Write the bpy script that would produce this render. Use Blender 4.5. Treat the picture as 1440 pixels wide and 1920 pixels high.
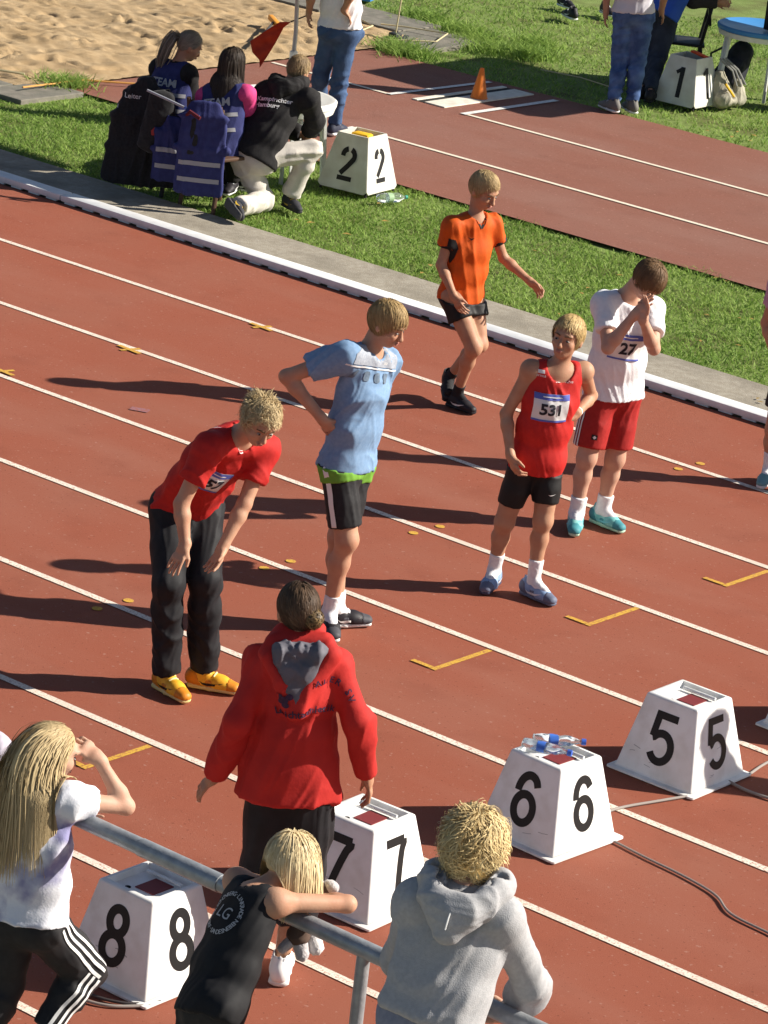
import bpy, bmesh, math, random
import numpy as np
from mathutils import Vector, Matrix
from mathutils.bvhtree import BVHTree

# ------------------------------------------------------------------ camera, sky, sun, exposure
SC = bpy.context.scene
for o in list(bpy.data.objects):
    bpy.data.objects.remove(o)
COL = SC.collection

cam_d = bpy.data.cameras.new('camera'); cam = bpy.data.objects.new('camera', cam_d); COL.objects.link(cam)
cam_d.sensor_fit = 'VERTICAL'; cam_d.sensor_height = 24.0; cam_d.lens = 81.507
cam_d.clip_start = 0.1; cam_d.clip_end = 2000
def camera_axes(pitch, roll, yaw):
    fw = Vector((-math.sin(yaw)*math.cos(pitch), math.cos(yaw)*math.cos(pitch), -math.sin(pitch)))
    rt = Vector((math.cos(yaw), math.sin(yaw), 0)); up = rt.cross(fw)
    return (math.cos(roll)*rt + math.sin(roll)*up, -math.sin(roll)*rt + math.cos(roll)*up, fw)
_r, _u, _f = camera_axes(0.316637, 0.112234, 0.655189)
cam.matrix_world = Matrix(((_r.x, _u.x, -_f.x, 0.0), (_r.y, _u.y, -_f.y, -18.93125), (_r.z, _u.z, -_f.z, 6.32641), (0, 0, 0, 1)))
SC.camera = cam

SUN_AZ = math.radians(44.5)          # direction towards the sun, from +X towards +Y
SUN_EL = math.radians(31.5)
world = bpy.data.worlds.new('World'); SC.world = world; world.use_nodes = True
_nt = world.node_tree; _nt.nodes.clear()
_sky = _nt.nodes.new('ShaderNodeTexSky'); _sky.sky_type = 'NISHITA'; _sky.sun_disc = False
_sky.sun_elevation = SUN_EL; _sky.sun_rotation = math.pi/2 - SUN_AZ
_sky.air_density = 0.8; _sky.dust_density = 0.8
_bg = _nt.nodes.new('ShaderNodeBackground'); _bg.inputs['Strength'].default_value = 0.05
_out = _nt.nodes.new('ShaderNodeOutputWorld')
_nt.links.new(_sky.outputs[0], _bg.inputs[0]); _nt.links.new(_bg.outputs[0], _out.inputs[0])

sun_d = bpy.data.lights.new('sun', 'SUN'); sun = bpy.data.objects.new('sun', sun_d); COL.objects.link(sun)
sun_d.energy = 5.0; sun_d.angle = math.radians(0.53); sun_d.color = (1.0, 0.93, 0.82)
_sd = Vector((math.cos(SUN_AZ)*math.cos(SUN_EL), math.sin(SUN_AZ)*math.cos(SUN_EL), math.sin(SUN_EL)))
sun.rotation_euler = _sd.to_track_quat('Z', 'Y').to_euler()
sun.location = (-5, 10, 20)
SC.view_settings.view_transform = 'Standard'; SC.view_settings.look = 'None'
SC.view_settings.gamma = 1.0; SC.view_settings.use_curve_mapping = False
SC.view_settings.exposure = 0.82
SC.cycles.max_bounces = 6

random.seed(7); RNG = np.random.default_rng(11)

# ------------------------------------------------------------------ materials
def lin(c):
    if isinstance(c, str):
        c = tuple(int(c[i:i+2], 16)/255 for i in (0, 2, 4))
        return tuple(x/12.92 if x <= 0.04045 else ((x+0.055)/1.055)**2.4 for x in c)
    return c
MATS = {}
def mat(name, col, rough=0.8, col2=None, scale=40.0, bump=0.0, bscale=None, metal=0.0, spec=0.3, sheen=0.0,
        sss=0.0, detail=4.0, stretch=None, lo=0.35, hi=0.65, attr=None, trans=0.0, alpha=1.0, col3=None, scale3=3.0, coat=0.0, ior=1.45):
    if name in MATS: return MATS[name]
    m = bpy.data.materials.new(name); m.use_nodes = True
    nt = m.node_tree; b = nt.nodes['Principled BSDF']
    b.inputs['Roughness'].default_value = rough; b.inputs['Metallic'].default_value = metal
    b.inputs['Specular IOR Level'].default_value = spec
    b.inputs['IOR'].default_value = ior
    if sheen: b.inputs['Sheen Weight'].default_value = sheen
    if coat: b.inputs['Coat Weight'].default_value = coat
    if trans: b.inputs['Transmission Weight'].default_value = trans
    if alpha < 1: b.inputs['Alpha'].default_value = alpha
    c1 = (*lin(col), 1); b.inputs['Base Color'].default_value = c1
    m.diffuse_color = c1
    if sss:
        b.inputs['Subsurface Weight'].default_value = sss
        b.inputs['Subsurface Radius'].default_value = (0.012, 0.005, 0.003)
        b.inputs['Subsurface Scale'].default_value = 1.0
    tc = nt.nodes.new('ShaderNodeTexCoord'); mp = nt.nodes.new('ShaderNodeMapping')
    nt.links.new(tc.outputs['Object'], mp.inputs['Vector'])
    if stretch: mp.inputs['Scale'].default_value = stretch
    if attr:
        at = nt.nodes.new('ShaderNodeAttribute'); at.attribute_name = attr
        mx = nt.nodes.new('ShaderNodeMix'); mx.data_type = 'RGBA'
        nt.links.new(at.outputs['Fac'], mx.inputs[0]); mx.inputs[6].default_value = c1; mx.inputs[7].default_value = (*lin(col2), 1)
        nt.links.new(mx.outputs[2], b.inputs['Base Color'])
    elif col2:
        no = nt.nodes.new('ShaderNodeTexNoise'); no.inputs['Scale'].default_value = scale; no.inputs['Detail'].default_value = detail
        nt.links.new(mp.outputs[0], no.inputs['Vector'])
        mr = nt.nodes.new('ShaderNodeMapRange'); mr.inputs[1].default_value = lo; mr.inputs[2].default_value = hi
        nt.links.new(no.outputs['Fac'], mr.inputs[0])
        mx = nt.nodes.new('ShaderNodeMix'); mx.data_type = 'RGBA'
        nt.links.new(mr.outputs[0], mx.inputs[0]); mx.inputs[6].default_value = c1; mx.inputs[7].default_value = (*lin(col2), 1)
        last = mx
        if col3:
            n3 = nt.nodes.new('ShaderNodeTexNoise'); n3.inputs['Scale'].default_value = scale3; n3.inputs['Detail'].default_value = 6.0
            nt.links.new(mp.outputs[0], n3.inputs['Vector'])
            r3 = nt.nodes.new('ShaderNodeMapRange'); r3.inputs[1].default_value = 0.45; r3.inputs[2].default_value = 0.75
            nt.links.new(n3.outputs['Fac'], r3.inputs[0])
            m3 = nt.nodes.new('ShaderNodeMix'); m3.data_type = 'RGBA'
            nt.links.new(r3.outputs[0], m3.inputs[0]); nt.links.new(mx.outputs[2], m3.inputs[6]); m3.inputs[7].default_value = (*lin(col3), 1)
            last = m3
        nt.links.new(last.outputs[2], b.inputs['Base Color'])
    if bump:
        n2 = nt.nodes.new('ShaderNodeTexNoise'); n2.inputs['Scale'].default_value = bscale or scale; n2.inputs['Detail'].default_value = 5.0
        nt.links.new(mp.outputs[0], n2.inputs['Vector'])
        bp = nt.nodes.new('ShaderNodeBump'); bp.inputs['Strength'].default_value = min(1.0, bump); bp.inputs['Distance'].default_value = 0.01
        nt.links.new(n2.outputs['Fac'], bp.inputs['Height']); nt.links.new(bp.outputs[0], b.inputs['Normal'])
    MATS[name] = m
    return m

# ------------------------------------------------------------------ object helpers
def mesh_np(name, v, quads=None, tris=None, smooth=True):
    me = bpy.data.meshes.new(name)
    v = np.asarray(v, np.float32)
    me.vertices.add(len(v)); me.vertices.foreach_set('co', v.ravel())
    idx = []; starts = []; n = 0
    if quads is not None and len(quads):
        q = np.asarray(quads, np.int32); idx.append(q.ravel()); starts.append(np.arange(len(q))*4); n = q.size
    if tris is not None and len(tris):
        t = np.asarray(tris, np.int32); idx.append(t.ravel()); starts.append(n + np.arange(len(t))*3)
    idx = np.concatenate(idx).astype(np.int32); starts = np.concatenate(starts).astype(np.int32)
    me.loops.add(len(idx)); me.loops.foreach_set('vertex_index', idx)
    me.polygons.add(len(starts)); me.polygons.foreach_set('loop_start', starts)
    if smooth: me.polygons.foreach_set('use_smooth', np.ones(len(starts), bool))
    me.update(calc_edges=True); me.validate()
    return me
def put(name, me, m=None, parent=None, loc=None, rot=None, **props):
    o = bpy.data.objects.new(name, me); COL.objects.link(o)
    if m is not None and me is not None and len(me.materials) == 0: me.materials.append(m)
    if parent is not None: o.parent = parent
    if loc is not None: o.location = loc
    if rot is not None: o.rotation_euler = rot
    for k, v in props.items(): o[k] = v
    return o
def thing(name, label, cat, loc=(0, 0, 0), rotz=0.0, group=None):
    o = bpy.data.objects.new(name, None); COL.objects.link(o); o.location = loc; o.rotation_euler = (0, 0, rotz)
    o.empty_display_size = 0.1
    o['label'] = label; o['category'] = cat
    if group: o['group'] = group
    return o
def under(parent, me, name, m):
    """put a mesh whose vertices are in world metres under a thing that stands somewhere else"""
    me.transform(parent_inverse(parent))
    return put(name, me, m, parent)
def parent_inverse(p):
    M = Matrix.Identity(4); q = p
    while q is not None:
        M = (Matrix.Translation(q.location) @ q.rotation_euler.to_matrix().to_4x4()) @ M; q = q.parent
    return M.inverted()

class MB:
    """collects simple solids into one mesh"""
    def __init__(s): s.bm = bmesh.new()
    def box(s, c, size, rot=None, bevel=0.0, seg=2):
        r = bmesh.ops.create_cube(s.bm, size=1.0); vs = r['verts']
        bmesh.ops.scale(s.bm, vec=size, verts=vs)
        if bevel:
            es = list({e for v in vs for e in v.link_edges})
            rr = bmesh.ops.bevel(s.bm, geom=es, offset=bevel, segments=seg, affect='EDGES', profile=0.5)
            vs = list({v for f in rr['faces'] for v in f.verts} | {v for v in vs if v.is_valid})
        M = Matrix.Translation(c) @ (rot.to_4x4() if rot is not None else Matrix.Identity(4))
        bmesh.ops.transform(s.bm, matrix=M, verts=vs); return s
    def tube(s, pts, r, n=10, cap=True, closed=False):
        pts = [Vector(p) for p in pts]; rs = r if isinstance(r, (list, tuple)) else [r]*len(pts)
        rings = []; ref = None
        for i, p in enumerate(pts):
            t = (pts[min(i+1, len(pts)-1)] - pts[max(i-1, 0)]).normalized()
            if ref is None: ref = t.orthogonal().normalized()
            else:
                ref = (ref - t*ref.dot(t)).normalized()
            b = t.cross(ref)
            rings.append([s.bm.verts.new(p + (ref*math.cos(2*math.pi*k/n) + b*math.sin(2*math.pi*k/n))*rs[i]) for k in range(n)])
        for a, c in zip(rings[:-1], rings[1:]):
            for k in range(n): s.bm.faces.new((a[k], a[(k+1) % n], c[(k+1) % n], c[k]))
        if cap: s.bm.faces.new(list(reversed(rings[0]))); s.bm.faces.new(rings[-1])
        return s
    def lathe(s, prof, n=32, c=(0, 0, 0), cap0=True, cap1=True):
        rings = [[s.bm.verts.new((c[0]+r*math.cos(2*math.pi*k/n), c[1]+r*math.sin(2*math.pi*k/n), c[2]+z)) for k in range(n)] for r, z in prof]
        for a, d in zip(rings[:-1], rings[1:]):
            for k in range(n): s.bm.faces.new((a[k], a[(k+1) % n], d[(k+1) % n], d[k]))
        if cap0: s.bm.faces.new(list(reversed(rings[0])))
        if cap1: s.bm.faces.new(rings[-1])
        return s
    def poly(s, pts, h=0.0, z=0.0):
        vs = [s.bm.verts.new((p[0], p[1], z)) for p in pts]; f = s.bm.faces.new(vs)
        if h:
            r = bmesh.ops.extrude_face_region(s.bm, geom=[f])
            for v in r['geom']:
                if isinstance(v, bmesh.types.BMVert): v.co.z += h
        return s
    def face(s, pts):
        s.bm.faces.new([s.bm.verts.new(p) for p in pts]); return s
    def mesh(s, name, smooth=False, recalc=True):
        if recalc: bmesh.ops.recalc_face_normals(s.bm, faces=s.bm.faces)
        me = bpy.data.meshes.new(name); s.bm.to_mesh(me); s.bm.free()
        if smooth:
            for p in me.polygons: p.use_smooth = True
            try: me.set_sharp_from_angle(angle=math.radians(40))
            except Exception: pass
        return me

# ------------------------------------------------------------------ implicit bodies: smooth unions of tapered limbs, polygonised with surface nets
def A3(v): return np.array(v, np.float64)
def nrm(v):
    v = A3(v); return v/max(1e-9, np.linalg.norm(v))
class Prim:
    def __init__(s, lo, hi, fn): s.lo, s.hi, s.fn = lo, hi, fn
def cone(a, b, ra, rb, side=None, sa=1.0, sb=None, clips=()):
    """tapered capsule a-b; cross-section stretched by sa..sb along 'side'; clips = [(point, outward normal)]"""
    a, b = A3(a), A3(b); d = b-a; L2 = max(1e-9, d @ d); sb = sa if sb is None else sb
    if side is not None:
        side = A3(side); side = nrm(side - d*(side @ d)/L2)
    R = max(ra*max(1, sa), rb*max(1, sb))
    def fn(X, Y, Z):
        x, y, z = X-a[0], Y-a[1], Z-a[2]
        t = np.clip((x*d[0]+y*d[1]+z*d[2])/L2, 0, 1)
        qx, qy, qz = x-t*d[0], y-t*d[1], z-t*d[2]
        r2 = qx*qx+qy*qy+qz*qz
        if side is not None:
            c = qx*side[0]+qy*side[1]+qz*side[2]; s_ = sa+t*(sb-sa)
            r2 = r2 + c*c*(1/(s_*s_)-1)
        D = np.sqrt(np.maximum(r2, 0)) - (ra+t*(rb-ra))
        for p, n in clips:
            p, n = A3(p), nrm(n)
            D = np.maximum(D, (X-p[0])*n[0]+(Y-p[1])*n[1]+(Z-p[2])*n[2])
        return D
    return Prim(np.minimum(a, b)-R, np.maximum(a, b)+R, fn)
def ell(c, ax, rad, clips=()):
    """ellipsoid: ax rows = unit axes, rad = radii"""
    c = A3(c); ax = A3(ax); rad = A3(rad); R = np.sqrt(((ax.T*rad)**2).sum(1))
    def fn(X, Y, Z):
        x, y, z = X-c[0], Y-c[1], Z-c[2]
        k = 0; k2 = 0
        for i in range(3):
            u = x*ax[i, 0]+y*ax[i, 1]+z*ax[i, 2]
            k = k+(u/rad[i])**2; k2 = k2+(u/rad[i]**2)**2
        k = np.sqrt(k); k2 = np.sqrt(k2)
        D = k*(k-1)/np.maximum(k2, 1e-6)
        for p, n in clips:
            p, n = A3(p), nrm(n)
            D = np.maximum(D, (X-p[0])*n[0]+(Y-p[1])*n[1]+(Z-p[2])*n[2])
        return D
    return Prim(c-R, c+R, fn)
class Vol:
    def __init__(s, h=0.007): s.h = h; s.ops = []
    def add(s, p, k=0.02): s.ops.append(('u', p, k)); return s
    def sub(s, p, k=0.01): s.ops.append(('s', p, k)); return s
    def clip(s, p, n): s.ops.append(('c', (A3(p), nrm(n)), 0)); return s
    @staticmethod
    def eval_on(ops, xs, lo, n, h):
        D = np.full(n, 0.5, np.float32)
        for t, p, k in ops:
            if t not in 'us': continue
            pad = k+5*h; i0 = np.clip(np.floor((p.lo-pad-lo)/h).astype(int), 0, n); i1 = np.clip(np.ceil((p.hi+pad-lo)/h).astype(int)+1, 0, n)
            if np.any(i1 <= i0): continue
            sl = tuple(slice(a, b) for a, b in zip(i0, i1))
            d = p.fn(xs[0][sl[0]][:, None, None], xs[1][sl[1]][None, :, None], xs[2][sl[2]][None, None, :]).astype(np.float32); e = D[sl]
            if t == 'u': m = np.maximum(k-np.abs(e-d), 0)/max(k, 1e-6); D[sl] = np.minimum(e, d)-m*m*k*0.25
            else: D[sl] = np.maximum(e, -d)
        return D
    def nets(s):
        h = s.h
        us = [p for t, p, k in s.ops if t == 'u']
        lo = np.min([p.lo for p in us], 0)-4*h-0.01; hi = np.max([p.hi for p in us], 0)+4*h+0.01
        n = np.ceil((hi-lo)/h).astype(int)+1
        xs = [(lo[i]+np.arange(n[i])*h).astype(np.float32) for i in range(3)]
        D = np.full(n, 0.5, np.float32)
        for t, p, k in s.ops:
            if t == 'i':
                # tucked in: above the hem plane stay inside another garment
                other, q, m = p; E = Vol.eval_on(other, xs, lo, n, h)
                above = ((xs[0][:, None, None]-q[0])*m[0]+(xs[1][None, :, None]-q[1])*m[1]+(xs[2][None, None, :]-q[2])*m[2]) > 0
                D = np.where(above, np.maximum(D, E+k), D).astype(np.float32); continue
            if t == 'c':
                q, m = p
                D = np.maximum(D, (xs[0][:, None, None]-q[0])*m[0]+(xs[1][None, :, None]-q[1])*m[1]+(xs[2][None, None, :]-q[2])*m[2]).astype(np.float32)
                continue
            pad = k+3*h
            i0 = np.clip(np.floor((p.lo-pad-lo)/h).astype(int), 0, n-1); i1 = np.clip(np.ceil((p.hi+pad-lo)/h).astype(int)+1, 1, n)
            if np.any(i1 <= i0): continue
            sl = tuple(slice(a, b) for a, b in zip(i0, i1))
            d = p.fn(xs[0][sl[0]][:, None, None], xs[1][sl[1]][None, :, None], xs[2][sl[2]][None, None, :]).astype(np.float32)
            e = D[sl]
            if t == 'u':
                if k > 0:
                    m = np.maximum(k-np.abs(e-d), 0)/k; D[sl] = np.minimum(e, d)-m*m*k*0.25
                else: D[sl] = np.minimum(e, d)
            else:
                d = -d
                if k > 0:
                    m = np.maximum(k-np.abs(e-d), 0)/k; D[sl] = np.maximum(e, d)+m*m*k*0.25
                else: D[sl] = np.maximum(e, d)
        return surface_nets(D, lo, h)
def surface_nets(D, lo, h):
    S = D < 0
    c = S[:-1, :-1, :-1].astype(np.uint8)
    for dx, dy, dz in ((1,0,0),(0,1,0),(0,0,1),(1,1,0),(1,0,1),(0,1,1),(1,1,1)):
        c = c + S[dx:S.shape[0]-1+dx, dy:S.shape[1]-1+dy, dz:S.shape[2]-1+dz]
    act = (c > 0) & (c < 8); cells = np.argwhere(act)
    imap = np.full(act.shape, -1, np.int32); imap[act] = np.arange(len(cells))
    cor = np.array([(i, j, k) for i in (0, 1) for j in (0, 1) for k in (0, 1)])
    vals = np.stack([D[cells[:, 0]+o[0], cells[:, 1]+o[1], cells[:, 2]+o[2]] for o in cor], 1)
    acc = np.zeros((len(cells), 3)); cnt = np.zeros(len(cells))
    for a in range(8):
        for b in range(a+1, 8):
            if np.abs(cor[a]-cor[b]).sum() != 1: continue
            va, vb = vals[:, a], vals[:, b]; x = (va < 0) != (vb < 0)
            t = np.where(x, va/np.where(x, va-vb, 1), 0)
            acc += np.where(x[:, None], cor[a]+t[:, None]*(cor[b]-cor[a]), 0); cnt += x
    V = lo+(cells+acc/cnt[:, None])*h
    Q = []
    for ax in range(3):
        sl0 = [slice(None)]*3; sl1 = [slice(None)]*3; sl0[ax] = slice(0, -1); sl1[ax] = slice(1, None)
        e = np.argwhere(S[tuple(sl0)] != S[tuple(sl1)])
        u, v = (ax+1) % 3, (ax+2) % 3
        e = e[(e[:, u] > 0) & (e[:, v] > 0) & (e[:, u] < D.shape[u]-1) & (e[:, v] < D.shape[v]-1)]
        if not len(e): continue
        def cell(du, dv):
            q = e.copy(); q[:, u] += du; q[:, v] += dv
            return imap[q[:, 0], q[:, 1], q[:, 2]]
        q = np.stack([cell(-1, -1), cell(0, -1), cell(0, 0), cell(-1, 0)], 1)
        ins = S[e[:, 0], e[:, 1], e[:, 2]]
        q[~ins] = q[~ins][:, ::-1]
        Q.append(q)
    Q = np.concatenate(Q); Q = Q[(Q >= 0).all(1)]
    return V, Q
def vnormals(V, Q):
    fn = np.cross(V[Q[:, 2]]-V[Q[:, 0]], V[Q[:, 3]]-V[Q[:, 1]])
    N = np.zeros_like(V)
    for i in range(4): 
        for c in range(3): N[:, c] += np.bincount(Q[:, i], fn[:, c], len(V))
    return N/np.maximum(1e-9, np.linalg.norm(N, axis=1))[:, None]
def relax(V, Q, it=1, w=0.5):
    for _ in range(it):
        S = np.zeros_like(V); C = np.zeros(len(V))
        for i in range(4):
            a, b = Q[:, i], Q[:, (i+1) % 4]
            for c in range(3): S[:, c] += np.bincount(a, V[b, c], len(V)) + np.bincount(b, V[a, c], len(V))
            C += np.bincount(a, minlength=len(V)) + np.bincount(b, minlength=len(V))
        V = V*(1-w) + w*S/np.maximum(1, C)[:, None]
    return V
def folds(V, Q, amp=0.006, wl=0.09, axis=(0, 0, 1), along=3.0, seed=0, sharp=1.5):
    """cloth folds: warped ridges running mostly along 'axis'"""
    rg = np.random.default_rng(seed); N = vnormals(V, Q); ax = nrm(axis)
    P = V - np.outer(V @ ax, ax)*(1-1/along)
    w = np.zeros(len(V))
    for s_, a_ in ((1.0, 1.0), (1.9, 0.5), (3.4, 0.22)):
        warp = np.zeros(len(V))
        for _ in range(3):
            k = nrm(rg.normal(size=3))*2*np.pi/(wl*2.2/s_); warp += np.sin(P @ k + rg.uniform(0, 6.28))
        k = rg.normal(size=3); k = nrm(k - ax*(k @ ax)*0.75)*2*np.pi/(wl/s_)
        f = 1-np.abs(np.sin(P @ k*0.5 + 0.9*warp + rg.uniform(0, 6.28)))
        w += a_*(f**sharp - 0.14)
    # slow envelope so that folds gather in places
    e = np.zeros(len(V))
    for _ in range(3): e += np.sin(V @ (nrm(rg.normal(size=3))*2*np.pi/0.35) + rg.uniform(0, 6.28))
    e = 0.62+0.38*np.clip(e/1.6, -1, 1)
    return V + N*(w*e*amp)[:, None]

def frame(fwd, up):
    f = nrm(fwd); u = A3(up); u = nrm(u-f*(u @ f)); s = np.cross(f, u)       # s = the figure's right
    return f, u, s

# ------------------------------------------------------------------ decals: flat print laid onto a surface
def text_geo(txt, size):
    cu = bpy.data.curves.new('print', 'FONT'); cu.body = txt; cu.size = size; cu.align_x = 'CENTER'; cu.align_y = 'CENTER'; cu.resolution_u = 3
    o = bpy.data.objects.new('print', cu); COL.objects.link(o)
    dg = bpy.context.evaluated_depsgraph_get(); me = o.evaluated_get(dg).to_mesh()
    v = np.array([x.co[:] for x in me.vertices]); f = [tuple(p.vertices) for p in me.polygons]
    o.evaluated_get(dg).to_mesh_clear(); bpy.data.objects.remove(o); bpy.data.curves.remove(cu)
    return v[:, :2], f
def bold(g, w):
    """the same outline pushed out a little: a heavier face"""
    v, f = g; out_v = [v]; out_f = list(f); n = len(v)
    for dx, dy in ((w, 0), (-w, 0), (0, w), (0, -w)):
        out_v.append(v+[dx, dy]); out_f += [tuple(i+n for i in p) for p in f]; n += len(v)
    return np.concatenate(out_v), out_f
def rect_geo(w, h, nx=10, ny=8, c=(0, 0)):
    xs = np.linspace(-w/2, w/2, nx+1)+c[0]; ys = np.linspace(-h/2, h/2, ny+1)+c[1]
    v = np.array([(x, y) for y in ys for x in xs]); f = []
    for j in range(ny):
        for i in range(nx):
            a = j*(nx+1)+i; f.append((a, a+1, a+nx+2, a+nx+1))
    return v, f
def bvh_of(me):
    return BVHTree.FromPolygons([v.co.copy() for v in me.vertices], [tuple(p.vertices) for p in me.polygons])
def project(geo, bvh, c, right, up, off=0.004, maxlen=0.02, name='print', back=0.25, limit=0.6):
    """lay 2-D geometry (metres, centred) on the surface under the plane c/right/up, looking against its normal"""
    r = nrm(right); u = A3(up); u = nrm(u-r*(u @ r)); n = np.cross(r, u); c = A3(c)
    bm = bmesh.new(); v2, f = geo
    vs = [bm.verts.new((p[0], p[1], 0)) for p in v2]
    for q in f:
        try: bm.faces.new([vs[i] for i in q])
        except ValueError: pass
    bmesh.ops.triangulate(bm, faces=bm.faces)
    for _ in range(4):
        es = [e for e in bm.edges if e.calc_length() > maxlen]
        if not es: break
        bmesh.ops.subdivide_edges(bm, edges=es, cuts=1); bmesh.ops.triangulate(bm, faces=[g for g in bm.faces if len(g.verts) > 3])
    bad = []
    for v in bm.verts:
        p = c + r*v.co.x + u*v.co.y + n*back
        hit, nor, _, _ = bvh.ray_cast(Vector(p), Vector(-n), limit)
        if hit is None: bad.append(v); continue
        v.co = hit + Vector(n)*off*0.6 + nor*off*0.4
    if bad: bmesh.ops.delete(bm, geom=bad, context='VERTS')
    bmesh.ops.recalc_face_normals(bm, faces=bm.faces)
    me = bpy.data.meshes.new(name); bm.to_mesh(me); bm.free()
    for p in me.polygons: p.use_smooth = True
    return me

def ribbon(pts, w, closed=False):
    """flat stroke of width w along a polyline, as 2-D geometry"""
    P = np.array(pts, float); n = len(P); L = []; Rr = []
    for i in range(n):
        a = P[(i-1) % n] if (closed or i > 0) else P[i]; b = P[(i+1) % n] if (closed or i < n-1) else P[i]
        t = nrm(np.append(b-a, 0))[:2]; m = np.array([-t[1], t[0]])
        k = 1.0
        if 0 < i < n-1 or closed:
            d = nrm(np.append(P[i]-P[(i-1) % n], 0))[:2]; k = 1/max(0.5, abs(d @ t))
        L.append(P[i]+m*w/2*k); Rr.append(P[i]-m*w/2*k)
    v = np.array(L+Rr); f = []
    for i in range(n if closed else n-1):
        j = (i+1) % n; f.append((i, n+i, n+j, j))
    return v, f
def merge(*gs):
    v = []; f = []; n = 0
    for a, b in gs:
        v.append(np.asarray(a)); f += [tuple(i+n for i in q) for q in b]; n += len(a)
    return np.concatenate(v), f
def arc(cx, cy, rx, ry, a0, a1, n=20):
    return [(cx+rx*math.cos(math.radians(a0+(a1-a0)*i/n)), cy+ry*math.sin(math.radians(a0+(a1-a0)*i/n))) for i in range(n+1)]
def digit(d, h=1.0):
    """numeral of height h (plain grotesque strokes), centred"""
    w = 0.15
    def merge(*gs):
        v = []; f = []; n = 0
        for i, (a, b) in enumerate(gs):
            a = np.asarray(a); v.append(np.concatenate([a, np.full((len(a), 1), i*.0018)], 1)); f += [tuple(j+n for j in q) for q in b]; n += len(a)
        return np.concatenate(v), f
    if d == '8': g = merge(ribbon(arc(0, .225, .165, .2, 0, 360, 32)[:-1], w, True), ribbon(arc(0, -.21, .205, .225, 0, 360, 32)[:-1], w, True))
    elif d == '6': g = merge(ribbon(arc(0, -.17, .205, .255, 0, 360, 32)[:-1], w, True), ribbon([(.2, .27)]+arc(.02, .12, .215, .315, 50, 182, 18), w))
    elif d == '5': g = merge(ribbon([(.24, .43), (-.17, .43), (-.22, -.0)], w*.95), ribbon([(-.22, -.015)]+arc(-.005, -.165, .225, .265, 140, -150, 26), w))
    elif d == '7': g = merge(ribbon([(-.26, .42), (.21, .42)], w), ribbon([(.2, .42), (.2, .36)]+[(.2-.02-.24*((i/12)**.75), .34-.84*(i/12)) for i in range(1, 13)], w*.95))
    elif d == '4': g = merge(ribbon([(.1, .5), (.1, -.5)], w), ribbon([(.03, .46), (-.25, -.2)], w*.9), ribbon([(-.28, -.22), (.26, -.22)], w*.9))
    elif d == '1': g = merge(ribbon([(.08, .5), (.08, -.5)], w*1.1), ribbon([(.05, .43), (-.13, .30)], w*.8))
    elif d == '2':
        g = merge(ribbon([(-.2, .22)]+arc(0, .25, .2, .2, 165, 105, 8), w*1.05), ribbon(arc(0, .25, .2, .2, 72, -25, 12)+[(.02, -.06), (-.19, -.31)], w*1.05),
                  ribbon([(-.27, -.435), (.23, -.435)], w*.95))
    return np.asarray(g[0])*h, g[1]
def plane_decal(name, geo, c, right, up, m, parent, off=0.0012):
    r = nrm(right); u = A3(up); u = nrm(u-r*(u @ r)); n = np.cross(r, u); c = A3(c)+n*off
    V = [tuple(c+r*p[0]+u*p[1]+(n*p[2] if len(p) > 2 else 0)) for p in geo[0]]
    me = bpy.data.meshes.new(name); me.from_pydata(V, [], [tuple(q) for q in geo[1]]); me.update()
    return put(name, me, m, parent)

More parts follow.
